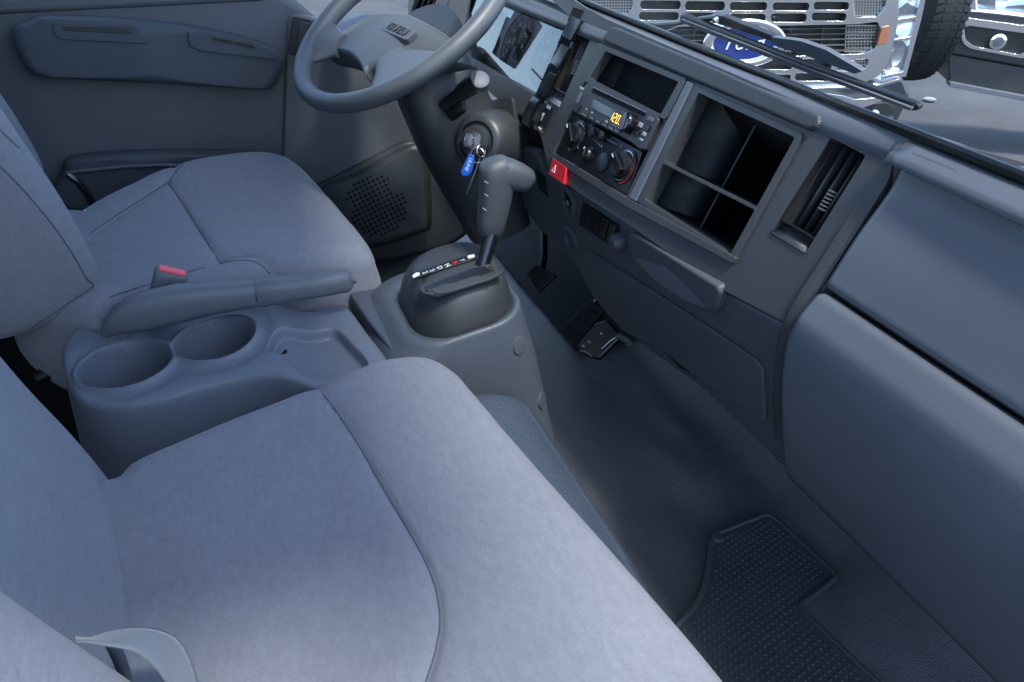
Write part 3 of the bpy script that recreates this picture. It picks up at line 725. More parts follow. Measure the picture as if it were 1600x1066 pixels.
# stalk and its slot
e = ony(749, 125, 1.14); s0 = ony(692, 166, 1.22)
stalk = tube('lever_stalk', 'black', [s0, s0.lerp(e, .45), s0.lerp(e, .55), s0.lerp(e, .8), e], [.009, .011, .014, .0155, .0165], colm, n=20)
ed = (e - s0).normalized(); lathe('stalk_end', 'door', e, (ed + Vector((-.5, -.2, .6))).normalized(), [(0, -.012), (.016, -.010), (.016, .002), (.013, .004), (0, .004)], colm)
SLP = Pl(ony(705, 170, 1.225), (-.75, -.45, .5)); plate('stalk_slot', 'matt_black', SLP, [(687, 162), (712, 142), (722, 158), (724, 172), (702, 188)], off=.004, th=.01, bev=.001, r=.004, parent=colm)
plate('column_cover', 'charcoal', Pl(ony(790, 215, 1.2), (-.8, -.45, .3)), [(752, 160), (800, 150), (806, 195), (795, 205), (775, 180)], off=-.02, th=.01, bev=.003, r=.01, parent=colm)
# knee area under the column
KP = Pl((.50, 1.3, .3), (-1, -.15, .1))
kb = plate('knee_panel', 'charcoal', KP, [(640, 215), (700, 170), (830, 175), (850, 268), (800, 300), (770, 340), (640, 330)], off=-.03, th=.02, bev=.01, r=.02, parent=dash)
# ---------------- keys
keys = empty('key_set', K + kn * .02, 'ignition key with split rings, blue plastic tag and a thin wire hanging from the lock', 'keys')
def loop(name, m, c, r, ax, wire, par, sq=1.0):
    ax = Vector(ax).normalized(); u = ax.orthogonal().normalized(); v = ax.cross(u)
    return tube(name, m, [Vector(c) + u * r * math.cos(a) + v * r * sq * math.sin(a) for a in np.linspace(0, 2 * math.pi, 36, endpoint=False)], wire, par, True, 8)
kh = K + kn * .018
kt = kn.cross(Vector((0, 0, 1))).normalized(); kup = kt.cross(kn)
o = plate2('key_head', 'steel', Pl(kh, kt, kn), fillet([(-.012, -.010), (.010, -.012), (.014, 0), (.010, .012), (-.012, .010)], .006), off=.0012, th=.0024, bev=.0005, parent=keys)
box('key_blade', 'steel', K + kn * .004, (.004, .004, .012), keys, .0005)
KR = Pl(K + kn * .022, (-.6, -.75, .3))
r1 = KR.P(746, 243); loop('split_ring', 'steel', r1, .0125, KR.n, .0011, keys); loop('split_ring', 'steel', KR.P(752, 236), .0100, (.4, -.8, .2), .0010, keys)
tp = [(733, 239), (742, 245), (737, 268), (731, 276), (722, 275), (719, 269), (724, 258)]
tg = plate('tag', 'blue_tag', KR, tp, off=.002, th=.003, bev=.0012, r=.005, parent=keys)
text('tag_print', 'ULINE', 'white_print', KR.P(732, 257, .0023), KR.P(728, 270) - KR.P(738, 245), KR.P(738, 262) - KR.P(728, 256), .0085, tg, depth=.0002)
tube('tag_loop', 'steel', [KR.P(736, 241, .001), KR.P(739, 233, .003), KR.P(744, 231, .003)], .0007, keys, n=6)
tube('wire', 'steel', [KR.P(750, 247, .001), KR.P(744, 265), KR.P(736, 285, .002), KR.P(729, 303)], .0007, keys, n=6)

# ================================================================== FOOTWELL SIDE WITH SPEAKER
SP = Pl((.3, 1.60, .2), (-.25, -1, .25), (-1, 0, 0))
kick = empty('speaker_pod', SP.P(590, 330), 'dark moulded kick panel with a round perforated speaker grille below the wheel', 'speaker')
plate('kick_panel', 'charcoal', SP, [(430, 400), (450, 300), (505, 285), (560, 255), (640, 215), (700, 250), (745, 330), (735, 365), (700, 388), (620, 408), (560, 412)], off=-.03, th=.03, bev=.012, r=.03, parent=kick, seg=5)
pod = [(500, 300), (512, 287), (560, 268), (610, 243), (650, 224), (668, 250), (674, 300), (674, 352), (666, 362), (620, 378), (570, 388), (520, 384), (498, 350)]
PO = [SP.L(*q) for q in pod]
cushion('grille_panel', 'charcoal', SP.o, SP.a, SP.b, SP.n, PO, lambda x, y: .012, edge=.02, depth=.03, parent=kick, nt=140, nu=12)
bm = bmesh.new(); cc = SP.L(588, 322, .012); 
du = Vector(SP.L(597, 319, .012)) - Vector(cc); dv = Vector(SP.L(590, 330, .012)) - Vector(cc); R_ = (Vector(SP.L(634, 318, .012)) - Vector(cc)).length
hp = .0105
for i in range(-12, 13):
    for j in range(-12, 13):
        a = .35; x = (i * math.cos(a) - j * math.sin(a)) * hp; y = (i * math.sin(a) + j * math.cos(a)) * hp
        if x * x + y * y > (.068) ** 2: continue
        vs = [bm.verts.new(SP.W((cc[0] + x + .0036 * math.cos(k * math.pi / 4), cc[1] + y + .0036 * math.sin(k * math.pi / 4)), .0125)) for k in range(8)]
        bm.faces.new(vs)
r = bmesh.ops.extrude_face_region(bm, geom=bm.faces[:]); bmesh.ops.translate(bm, verts=[v for v in r['geom'] if isinstance(v, bmesh.types.BMVert)], vec=-SP.n * .003)
tag(bm_obj('grille_hole', bm, 'matt_black', kick), kind='stuff')
# ================================================================== PEDALS
def pedal(name, label, pl, outline, arm, ribs, m='rubber'):
    p = empty(name, pl.P(*outline[0]), label, 'pedal')
    plate('pad', m, pl, outline, off=0, th=.012, bev=.002, r=.006, parent=p)
    q = [pl.L(*a) for a in outline]
    n = ribs
    for k in range(n):
        t = (k + .5) / n
        a, b = lerp(outline[0], outline[1], t), lerp(outline[3], outline[2], t)
        a, b = lerp(a, b, .1), lerp(a, b, .9)
        tube('rib', m, [pl.P(*a, .001), pl.P(*b, .001)], .0022, p, n=6)
    tube('arm', 'black', [pl.P(*arm[0], -.01), pl.P(*arm[1], -.04), pl.P(*arm[2], -.08)], .008, p)
BP = Pl((.52, 1.30, .10), (-.6, -.55, .6))
pedal('brake_pedal', 'small ribbed black brake pedal in the dark footwell behind the gear selector', BP, [(822, 428), (838, 412), (869, 430), (842, 457)], [(845, 430), (850, 400), (850, 350)], 6)
GP = Pl((.60, 1.08, .05), (-.75, -.25, .6))
pedal('accelerator_pedal', 'long ribbed black accelerator pedal beneath the lower dash panel', GP, [(875, 515), (922, 468), (944, 485), (900, 538)], [(915, 500), (935, 470), (950, 430)], 3)
br = empty('pedal_bracket', (.62, .99, .02), 'black metal pedal bracket with shiny bolts standing on the floor under the dash', 'bracket')
BK = Pl((.61, 1.0, .05), (-.55, -.5, .65))
plate('bracket_plate', 'black', BK, [(899, 541), (930, 505), (950, 500), (972, 525), (935, 562), (915, 556)], off=0, th=.02, bev=.004, r=.006, parent=br)
for (x, y) in ((940, 521), (912, 541), (921, 534)):
    lathe('bolt', 'dull_steel', BK.P(x, y), BK.n, [(0, 0), (.0034, 0), (.003, .003), (0, .004)], br, 12)
tube('spring_arm', 'dull_steel', [BK.P(906, 548, .004), BK.P(916, 550, .006), BK.P(925, 557, .004)], .0018, br, n=6)
tube('spring_arm', 'dull_steel', [BK.P(940, 545, .004), BK.P(953, 533, .006), BK.P(962, 527, .004)], .0016, br, n=6)
tube('side_link', 'lever_grey', [BK.P(965, 524, .01), BK.P(978, 530, .012), BK.P(985, 538, .004)], .006, br, n=8)
# ================================================================== RADIO AND CLIMATE PANEL
RA = -ST.a; RB = -ST.b      # right and up as a passenger reads the face
ctr = ST.W(ST.L(965, 180), 0)
box('radio_well', 'matt_black', ST.W(ST.L(966, 190), -.035), (.01, .20, .19), dash, .001, Matrix((ST.n, ST.a, ST.b)).transposed())
radio = empty('car_radio', ST.W(ST.L(960, 182), 0), 'black single slot car radio showing amber 12:02 above the climate knobs', 'car radio')
plate('faceplate', 'charcoal', ST, [(915, 131), (922, 128), (1024, 176), (1029, 186), (1006, 234), (998, 233), (985, 222), (896, 175), (893, 168)], off=.006, th=.03, bev=.0015, r=.003, parent=radio)
plate('disc_slot', 'matt_black', ST, [(927, 138), (1009, 177), (1006, 183), (924, 144)], off=.0066, th=.003, bev=.0004, r=.001, parent=radio)
tube('slot_lip', 'lever_grey', [ST.P(926, 136, .0075), ST.P(1010, 176, .0075)], .0009, radio, n=6)
plate('display', 'lcd', ST, [(927, 155), (977, 179), (971, 193), (921, 168)], off=.0068, th=.003, bev=.0004, parent=radio)
# seven-segment digits
def seg_digit(ch, c, h, par):
    segs = {'0': 'abcdef', '1': 'bc', '2': 'abged'}[ch]; w_ = h * .46; t_ = h * .038
    G = {'a': ((-w_ / 2, h / 2), (w_ / 2, h / 2)), 'g': ((-w_ / 2, 0), (w_ / 2, 0)), 'd': ((-w_ / 2, -h / 2), (w_ / 2, -h / 2)), 'b': ((w_ / 2, h / 2), (w_ / 2, 0)), 'c': ((w_ / 2, 0), (w_ / 2, -h / 2)), 'f': ((-w_ / 2, h / 2), (-w_ / 2, 0)), 'e': ((-w_ / 2, 0), (-w_ / 2, -h / 2))}
    bm = bmesh.new()
    for s_ in segs:
        (x0, y0), (x1, y1) = G[s_]; dx, dy = (t_, 0) if x0 == x1 else (0, t_)
        q = [(x0 - dx, y0 - dy), (x1 - dx, y1 - dy), (x1 + dx, y1 + dy), (x0 + dx, y0 + dy)] if x0 != x1 else [(x0 - dx, y0), (x1 - dx, y1), (x1 + dx, y1), (x0 + dx, y0)]
        bm.faces.new([bm.verts.new(c + RA * (a + b * .12) + RB * b) for a, b in q])
    bm_obj('digit', bm, 'amber_led', par, 0)
disp = radio.children[3] if len(radio.children) > 3 else radio
disp = [c for c in radio.children if c.name.startswith('display')][0]
dc = ST.P(963, 185.2, .0074)
for k, ch in enumerate('1202'): seg_digit(ch, dc + RA * (k - 1.5) * .0092 + ST.n * .0, .0112, disp)
kc = ST.P(987, 194, .006)
lathe('volume_knob', 'gloss_black', kc, ST.n, [(0, 0), (.0135, 0), (.0135, .010), (.0120, .013), (.009, .0125), (0, .012)], radio, 28)
def bar_(name, m, x, y, wdt, hgt, par, off=.0085, th=.003): oriented(name, m, ST, ST.L(x, y, off), off, (wdt, hgt, th), par, .0004)
for x, y, wdt in ((913, 177, .016), (925, 182, .012), (935, 188, .012), (945, 193, .011), (955, 198, .012), (965, 203, .014)):
    b_ = oriented('preset_button', 'charcoal', ST, ST.L(x, y, .0075), .0078, (wdt, .005, .002), radio, .0004)
    oriented('button_print', 'grey_print', ST, (ST.L(x, y, .008)[0], ST.L(x, y, .008)[1] + .0022), .0081, (wdt * .9, .0008, .0006), b_, 0)
for x, y, a, b2, m_ in ((1000, 195, .008, .006, 'grey_print'), (1011, 200, .008, .008, 'black'), (1006, 209, .007, .005, 'grey_print'), (995, 207, .010, .006, 'black'), (1001, 218, .006, .003, 'grey_print'), (904, 152, .007, .018, 'lever_grey'), (904, 168, .008, .008, 'black'), (908, 138, .010, .004, 'grey_print'), (1016, 186, .012, .005, 'lever_grey')):
    oriented('key_button', m_, ST, ST.L(x, y, .008), .0085, (a, b2, .003), radio, .0006)
for s_, x, y, sz in (('FM', 916, 171, .0035), ('AM', 925, 176, .0035), ('SEEK', 948, 190, .0035), ('1', 958, 195, .004), ('2', 962, 197, .004), ('3', 966, 199, .004), ('DISP', 981, 181, .0035), ('BASS', 972, 202, .0035)):
    text('print', s_, 'white_print', ST.P(x, y, .0066), RA, RB, sz, radio, .0001)
hv = empty('climate_panel', ST.W(ST.L(935, 235), 0), 'black heater control panel with four round knobs and a slider under the radio', 'climate control')
plate('faceplate', 'black', ST, [(893, 178), (1004, 237), (978, 305), (866, 238)], off=-.004, th=.02, bev=.001, r=.003, parent=hv)
def knob(x, y, r, ang, name='knob', h=.016, dial_=True):
    c = ST.P(x, y, -.004)
    k = lathe(name, 'black', c, ST.n, [(0, 0), (r * 1.25, 0), (r * 1.25, .0015), (r, .003), (r * .94, h * .55), (r * .8, h * .7), (0, h * .7)], hv, 36)
    d = (RA * math.cos(ang) + RB * math.sin(ang)); s_ = ST.n.cross(d)
    rot = Matrix((d, s_, ST.n)).transposed()
    box('grip', 'gloss_black', c + ST.n * h * .75, (r * 1.8, r * .62, h * .6), k, .002, rot)
    box('pointer', 'white_print', c + ST.n * (h * 1.06) + d * r * .7, (r * .36, .0014, .001), k, 0, rot)
    lathe('chrome_rim', 'steel' if dial_ else 'black', c, ST.n, [(r * 1.0, .0005), (r * 1.06, .0005), (r * 1.06, .003), (r * 1.0, .0032)], k, 36)
    return k, c
k1, c1 = knob(901, 214, .020, 2.5)
k2, c2 = knob(976, 260, .020, 2.7)
k3, c3 = knob(922, 243, .010, 1.6, h=.014, dial_=False)
lathe('push_button', 'charcoal', ST.P(943, 255, -.004), ST.n, [(0, 0), (.0145, 0), (.0140, .004), (.010, .006), (0, .0065)], hv, 32)
def arc_band(name, m, c, r0, r1, a0, a1, par, n=16):
    bm = bmesh.new(); V = [[bm.verts.new(c + ST.n * .0019 + (RA * math.cos(a) + RB * math.sin(a)) * r) for r in (r0, r1)] for a in np.linspace(a0, a1, n)]
    for p, q in zip(V, V[1:]): bm.faces.new((p[0], p[1], q[1], q[0]))
    return bm_obj(name, bm, m, par, 0)
arc_band('cold_band', 'blue_print', c2, .0212, .0250, math.radians(110), math.radians(200), k2)
arc_band('hot_band', 'red_print', c2, .0212, .0250, math.radians(-75), math.radians(40), k2)
for a in np.linspace(0, 2 * math.pi, 7)[:-1]:
    box('dial_print', 'grey_print', c1 + ST.n * .0018 + (RA * math.cos(a + .5) + RB * math.sin(a + .5)) * .0232, (.0008, .0035, .0030), k1, 0)
for k in range(5):
    q = ST.L(924 + k * 3.2, 217 + k * 2.6, 0); lathe('fan_dot', 'white_print', ST.W(q, -.0038), ST.n, [(0, 0), (.0006 + k * .00028, 0), (0, .0004)], hv, 10)
tubeslot = plate('slider_slot', 'matt_black', ST, [(931, 205), (966, 222), (963, 230), (929, 213)], off=-.0034, th=.002, bev=0, r=.002, parent=hv)
plate('slider_track', 'lever_grey', ST, [(948, 215), (965, 224), (963, 228), (946, 219)], off=-.0028, th=.002, bev=.0003, r=.001, parent=hv)
oriented('slider_knob', 'gloss_black', ST, ST.L(939, 212, .006), .008, (.010, .012, .012), hv, .002)
lathe('recirculate_button', 'charcoal', ST.P(926, 207, -.004), ST.n, [(0, 0), (.0075, 0), (.007, .003), (0, .004)], hv, 20)
text('symbol', 'a', 'grey_print', ST.P(971, 227, -.0035), RA, RB, .010, hv, .0001)
text('symbol', '*', 'grey_print', ST.P(923, 198, -.0035), RA, RB, .012, hv, .0001)

# ================================================================== SEATS
def xy(pts, z): return [tuple(onz(x, y, z)[:2]) for x, y in pts]
ds = empty('driver_seat', (-.02, 1.25, .05), 'far grey cloth seat behind the steering wheel, its cushion lying empty', 'truck seat')
dz_ = .325
do = xy([(585, 398), (562, 352), (512, 292), (476, 258), (440, 243), (370, 239), (290, 251), (230, 271), (150, 306), (100, 330)], dz_) + [(-.33, 1.36), (-.34, 1.10)] + xy([(120, 505), (180, 492), (270, 478), (380, 462), (480, 448), (560, 432)], dz_ - .02)
def dtop(x, y):
    v = (y - 1.26) / .26; return dz_ - .330 + .330 - .0 + .012 - .014 * max(0, 1 - v * v) + .010 * math.exp(-((x - .10) / .09) ** 2) + .004 * math.sin(9 * x + 7 * y)
s1 = xy([(262, 285), (280, 310), (302, 345), (345, 412)], dz_); s2 = xy([(345, 412), (375, 408), (402, 412), (424, 430)], dz_); s3 = xy([(338, 414), (280, 430), (225, 447), (165, 466)], dz_)
s4 = xy([(290, 251), (275, 268), (262, 285), (225, 312), (180, 340), (138, 368)], dz_)
cu, cpos = cushion('seat_cushion', 'fabric', (0, 0, 0), (1, 0, 0), (0, 1, 0), (0, 0, 1), do, dtop, edge=.045, depth=-.17, seams=[s1, s2, s3, s4], parent=ds, nt=260, nu=120, flare=.012, seamw=.004, seamd=.004)
for s_ in (s1, s2, s3, s4):
    pass
for q in ([(262, 285), (280, 310), (302, 345), (345, 412)], [(345, 412), (375, 407), (402, 411), (422, 428)], [(320, 418), (280, 430), (225, 447), (172, 464)], [(290, 251), (276, 268), (262, 285)], [(262, 285), (225, 309), (180, 338), (140, 366)]):
    drape('seam', 'seam', cu, q, .0009, .0002)
# backrest: near bolster forward, dished centre
def make_back(par, origin, ex, lean, outline, top, edge, depth, seams, **kw):
    ex = Vector(ex).normalized(); ey = Vector((-math.sin(lean), 0, math.cos(lean))); ey = (ey - ex * ey.dot(ex)).normalized(); ez = ex.cross(ey)
    if ez.x < 0: ez = -ez
    ob, ps = cushion('backrest', 'fabric', origin, ex, ey, ez, outline, top, edge=edge, depth=depth, seams=seams, parent=par, **kw)
    return ob
def btop(x, y):
    u = (x - .29) / .26; return .098 * math.exp(-((x + .02) / .12) ** 2) + .045 * math.exp(-((x - .58) / .12) ** 2)
dback = make_back(ds, (-.268, 1.0, .33), (-.085, .5, 0), math.radians(14), [(.0, .02), (.06, -.03), (.30, -.02), (.50, -.02), (.56, .04), (.575, .25), (.55, .45), (.50, .62), (.29, .66), (.08, .62), (.02, .45), (-.02, .25)], btop, .045, .11,
          [], nt=240, nu=90, flare=.01, seamw=.004, seamd=.003)
# side seam and the stitched lower hem of the near bolster
drape('side_seam', 'seam', dback, [(-10, 250), (25, 285), (55, 318), (90, 362), (118, 405), (136, 436), (147, 445), (158, 449)], .0009, .0002)
drape('side_seam', 'seam', dback, [(-8, 196), (15, 218), (30, 232)], .0008, .0002)
for k in range(28):
    t = k / 28; x, y = 146 - 108 * t, 447 + 72 * t
    drape('stitch', 'seam', dback, [(x, y), (x - 2.4, y + 1.6)], .0007, .0006, step=1)
drape('hem_fold', 'seam', dback, [(137, 466), (110, 484), (80, 503), (62, 520)], .0008, .0002)
for a, b in (((70, 560), (190, 520)), ((60, 590), (150, 545)), ((120, 300), (60, 200))):
    tube('frame_tube', 'black', [onz(*a, .20), onz(*b, .23)], .010, ds)
tube('recliner_bar', 'gloss_black', [ony(105, 272, 1.46), ony(122, 285, 1.46), ony(136, 302, 1.46), ony(150, 330, 1.46)], .007, ds)
plate('base_frame', 'black', Pl((0, 1.0, .1), (0, -1, 0)), [(40, 545), (180, 515), (560, 462), (560, 560), (60, 700)], off=0, th=.02, bev=.002, parent=ds)
box('base', 'black', (-.06, 1.28, .08), (.42, .46, .15), ds, .02)

ps_ = empty('passenger_seat', (0, .35, .05), 'near wide grey cloth bench seat with a curved stitched seam, filling the foreground', 'truck seat')
pz = .33
po = xy([(148, 742), (200, 706), (300, 661), (390, 627), (485, 592), (560, 565), (620, 550), (672, 550), (712, 572), (742, 604), (800, 668), (870, 745), (935, 815), (1000, 886), (1075, 972), (1152, 1062)], pz) + [(.268, .14), (.25, .03), (.1, -.02), (-.12, -.02), (-.26, .0), (-.30, .2), (-.30, .5), (-.285, .64)]
def ptop(x, y):
    r = pz + .004 * math.sin(7 * x + 2) * math.sin(9 * y) + .006 * math.exp(-((x - .12) / .08) ** 2)
    return r + .012 * math.exp(-((x + .25) / .08) ** 2)
sp = xy([(474, 584), (485, 592), (520, 635), (560, 695), (600, 765), (640, 832), (668, 885), (684, 935), (686, 990), (665, 1066), (620, 1140)], pz)
cu2, cpos2 = cushion('seat_cushion', 'fabric', (0, 0, 0), (1, 0, 0), (0, 1, 0), (0, 0, 1), po, ptop, edge=.030, depth=-.16, seams=[sp], parent=ps_, nt=360, nu=150, flare=.012, seamw=.0035, seamd=.0035)
drape('seam', 'seam', cu2, [(485, 592), (520, 635), (560, 695), (600, 765), (640, 832), (668, 885), (684, 935), (686, 990), (665, 1066), (640, 1110)], .0006, .0002)
def b2(x, y):
    u = (x - .52) / .18; return .012 * (1 - u * u) - .008
make_back(ps_, (-.060, 0, .30), (-.18, 1, 0), math.radians(15), [(.345, .0), (.40, -.05), (.52, -.055), (.64, -.05), (.695, .0), (.705, .2), (.69, .45), (.62, .52), (.42, .52), (.35, .45), (.335, .2)], b2, .04, .10, [], nt=220, nu=70, flare=.012)
def b3(x, y):
    return .01
obx = empty('outer_backrest', (-.15, .1, .3), 'nearest pale cloth backrest cut off by the lower left corner, seat belt beside it', 'truck seat')
make_back(obx, (-.045, 0, .30), (-.04, 1, 0), math.radians(20), [(-.12, .0), (-.05, -.05), (.12, -.055), (.25, -.05), (.30, .0), (.318, .2), (.30, .45), (.24, .52), (.0, .52), (-.10, .45), (-.13, .2)], b3, .05, .11, [], nt=220, nu=60, flare=.012)
box('seat_riser', 'matt_black', (-.05, .33, .08), (.40, .66, .15), ps_, .02)
# seat belt webbing
belt = empty('seat_belt', ony(240, 1000, .31), 'loose loop of pale grey belt webbing hanging between the two nearest backrests', 'seat belt')
U = [(118, 996), (140, 998), (170, 988), (205, 982), (243, 984), (275, 998), (294, 1025), (306, 1060), (318, 1120)]
Lw = [(118, 1004), (142, 1004), (165, 1008), (190, 1012), (215, 1020), (238, 1038), (256, 1060), (270, 1085), (285, 1130)]
U = catmull(U, 6, False); Lw = catmull(Lw, 6, False); n_ = len(U); rows = []
for i in range(n_):
    t = i / (n_ - 1); a = ony(*U[i], .335 - .01 * t); b = ony(*Lw[i], .300 - .005 * t); rows.append([a.lerp(b, k / 6) + Vector((0, 0, .0015 * math.sin(k / 6 * math.pi))) for k in range(7)])
grid('webbing', 'webbing', rows, belt, thick=.0013, smooth=180)
U = [(175, 1003), (190, 1012), (200, 1035), (206, 1060), (210, 1110)]; Lw = [(160, 1004), (170, 1022), (180, 1045), (190, 1075), (196, 1120)]
grid('webbing_tail', 'webbing', [[ony(*a, .352), ony(*b, .350)] for a, b in zip(catmull(U, 5, False), catmull(Lw, 5, False))], belt, thick=.0013, smooth=180)

# ================================================================== CUP-HOLDER CONSOLE
cons = empty('cup_holder_console', (-.06, .86, .1), 'grey plastic console between the seats with two round cup holders and a tray', 'console')
CT = .30
co = np.array(catmull(xy([(94, 560), (100, 530), (128, 506), (165, 520), (215, 512), (290, 490), (345, 476), (400, 476), (450, 478), (500, 466), (537, 459), (572, 500), (607, 548), (600, 580), (540, 600), (460, 590), (395, 588), (330, 600), (250, 622), (180, 636), (130, 630), (104, 600)], CT), 6))
def sdf(P, poly):
    a = poly; b = np.roll(poly, -1, 0); ab = b - a
    ap = P[:, None, :] - a; t = np.clip((ap * ab).sum(2) / ((ab ** 2).sum(1) + 1e-12), 0, 1)
    d = np.sqrt(((ap - ab * t[..., None]) ** 2).sum(2)).min(1)
    cond = (a[:, 1] > P[:, None, 1]) != (b[:, 1] > P[:, None, 1])
    with np.errstate(divide='ignore', invalid='ignore'):
        xi = (b[:, 0] - a[:, 0]) * (P[:, None, 1] - a[:, 1]) / (b[:, 1] - a[:, 1]) + a[:, 0]
    ins = (cond & (P[:, None, 0] < xi)).sum(1) % 2 == 1
    return np.where(ins, -d, d)
c1_, c2_ = np.array(onz(196, 568, CT)[:2]), np.array(onz(337, 530, CT)[:2])
tray = np.array(catmull(xy([(432, 522), (470, 510), (520, 498), (548, 520), (574, 555), (520, 572), (470, 578), (440, 556), (418, 548)], CT), 5))
notch = np.array(onz(170, 512, CT)[:2])
x0, x1, y0, y1 = co[:, 0].min() - .03, co[:, 0].max() + .006, co[:, 1].min() - .03, co[:, 1].max() + .004
stp = .0016; nx, ny = int((x1 - x0) / stp), int((y1 - y0) / stp)
gx, gy = np.meshgrid(np.linspace(x0, x1, nx), np.linspace(y0, y1, ny), indexing='ij'); PP = np.c_[gx.ravel(), gy.ravel()]
so_ = np.concatenate([sdf(PP[i:i + 4000], co) for i in range(0, len(PP), 4000)])
st_ = np.concatenate([sdf(PP[i:i + 4000], tray) for i in range(0, len(PP), 4000)])
d1_, d2_ = np.linalg.norm(PP - c1_, axis=1) - .0525, np.linalg.norm(PP - c2_, axis=1) - .0495
kk = .012; hh = np.clip(.5 + .5 * (d2_ - d1_) / kk, 0, 1); sc_ = d2_ * (1 - hh) + d1_ * hh - kk * hh * (1 - hh)
def sst(a, b, x): t = np.clip((x - a) / (b - a), 0, 1); return t * t * (3 - 2 * t)
Z = np.full(len(PP), CT)
Z += .010 * np.exp(-((PP[:, 0] - .0) / .05) ** 2) * sst(.80, .90, PP[:, 1]) * 1.0
Z -= .016 * sst(.0, .06, PP[:, 0])                 # front tray end lies lower
Z += .0035 * np.exp(-((sc_ - .003) / .0035) ** 2)
Z -= .010 * np.exp(-((sc_ - .016) / .012) ** 2) * sst(.0, .02, -so_) * .4
Z = np.where(sc_ < .002, Z - .150 * sst(0, 1, np.clip((.002 - sc_) / .009, 0, 1)), Z)
Z -= .016 * sst(0, .006, -st_)
e_ = .010; k_ = np.clip((so_ + e_) / e_, 0, 1); Z -= e_ * (1 - np.sqrt(np.clip(1 - k_ ** 2, 0, 1)))
Z = np.where(so_ > 0, Z - np.minimum(.20, so_ * 9), Z)
mask_ok = (so_ < .0235)
bm = bmesh.new(); idx = {}; G = Z.reshape(nx, ny); OK = mask_ok.reshape(nx, ny)
V = [[bm.verts.new((gx[i, j], gy[i, j], G[i, j])) if OK[i, j] else None for j in range(ny)] for i in range(nx)]
for i in range(nx - 1):
    for j in range(ny - 1):
        q = (V[i][j], V[i + 1][j], V[i + 1][j + 1], V[i][j + 1])
        if all(v is not None for v in q): bm.faces.new(q)
bm_obj('body', bm, 'console', cons, 180)
hole = onz(442, 551, CT - .014); lathe('drain_hole', 'matt_black', hole, (0, 0, 1), [(0, -.004), (.0055, -.004), (.0055, .0015), (0, .0015)], cons, 20)
# ---------------- hand brake
hb = empty('hand_brake', ony(300, 480, .925), 'long grey hand brake lever lying flat beside the cup holders', 'hand brake')
HY = .925
def hb_tube(name, m, P, R, flat, par=hb): return tube(name, m, [ony(x, y, HY) for x, y in P], R, par, n=28, flat=flat)
def sect(name, m, P, W_, H_, par, pw=.7):
    rows = []; N = len(P); PT = [ony(x, y, HY) for x, y in P]
    for i in range(N):
        a = PT[max(i - 1, 0)]; b = PT[min(i + 1, N - 1)]; t = (b - a).normalized(); s = Vector((0, 1, 0)); s = (s - t * s.dot(t)).normalized(); u = s.cross(t)
        rows.append([PT[i] + s * W_[i] * math.copysign(abs(math.cos(k / 32 * 2 * math.pi)) ** pw, math.cos(k / 32 * 2 * math.pi)) + u * H_[i] * math.copysign(abs(math.sin(k / 32 * 2 * math.pi)) ** pw, math.sin(k / 32 * 2 * math.pi)) for k in range(32)])
    return grid(name, m, rows, par, closed_u=True, caps=True, smooth=60)
bc = sect('base_cover', 'lever_grey', [(163, 524), (172, 512), (190, 500), (215, 490), (245, 482), (280, 474), (330, 466), (372, 461), (398, 458)], [.006, .012, .016, .018, .019, .019, .018, .017, .017], [.003, .012, .019, .024, .025, .025, .021, .019, .018], hb)
gr = sect('grip', 'lever_grey', [(399, 458), (405, 457), (440, 452), (480, 447), (520, 441), (543, 438), (549, 437)], [.016, .0175, .017, .017, .016, .015, .010], [.017, .019, .017, .0165, .016, .015, .010], hb)
tube('joint_ring', 'black', [ony(398, 458, HY), ony(400, 457.6, HY)], .0165, hb, n=24, flat=(1, 1.08))
tube('release_button', 'lever_grey', [ony(546, 437, HY), ony(554, 434, HY)], .008, hb, n=20)
Pb = Pl(ony(330, 455, HY) + Vector((0, 0, .004)), (.08, -.55, .83), (0, 1, .6))
plate('finger_recess', 'door', Pb, [(316, 461), (325, 458), (347, 452), (352, 462), (345, 468), (322, 473), (314, 472)], off=.001, th=.004, bev=.001, r=.003, parent=bc)
plate('cover_tab', 'lever_grey', Pb, [(272, 468), (300, 455), (306, 457), (312, 472), (280, 474)], off=.003, th=.005, bev=.0015, r=.002, parent=bc)
# ---------------- belt buckle
bk = empty('belt_buckle', ony(260, 445, .965), 'dark seat belt buckle with a pinkish red press button standing by the hand brake', 'belt buckle')
wd_ = (ony(296, 425, .965) - ony(242, 415, .965)); ud_ = (ony(241, 418, .965) - ony(226, 474, .965)); ud_ = ud_.normalized(); wl = wd_.length; wd_.normalize(); td_ = wd_.cross(ud_).normalized(); wd_ = ud_.cross(td_) if ud_.cross(td_).dot(wd_) > 0 else -ud_.cross(td_)
bc_ = ony(269, 424, .965); rows = []
for h_, f_ in ((-.075, .90), (-.010, .98), (-.002, .97), (.0, .90)):
    rows.append([bc_ + ud_ * h_ + wd_ * (wl / 2 * f_) * math.copysign(abs(math.cos(a)) ** .35, math.cos(a)) + td_ * .0125 * f_ * math.copysign(abs(math.sin(a)) ** .35, math.sin(a)) for a in np.linspace(0, 2 * math.pi, 32, endpoint=False)])
grid('housing', 'lever_grey', rows, bk, closed_u=True, caps=True, smooth=50)
rot = Matrix((wd_, td_, ud_)).transposed()
box('release_button', 'red_buckle', bc_ + ud_ * .0005 + td_ * .001, (wl * .78, .0125, .006), bk, .0012, rot)
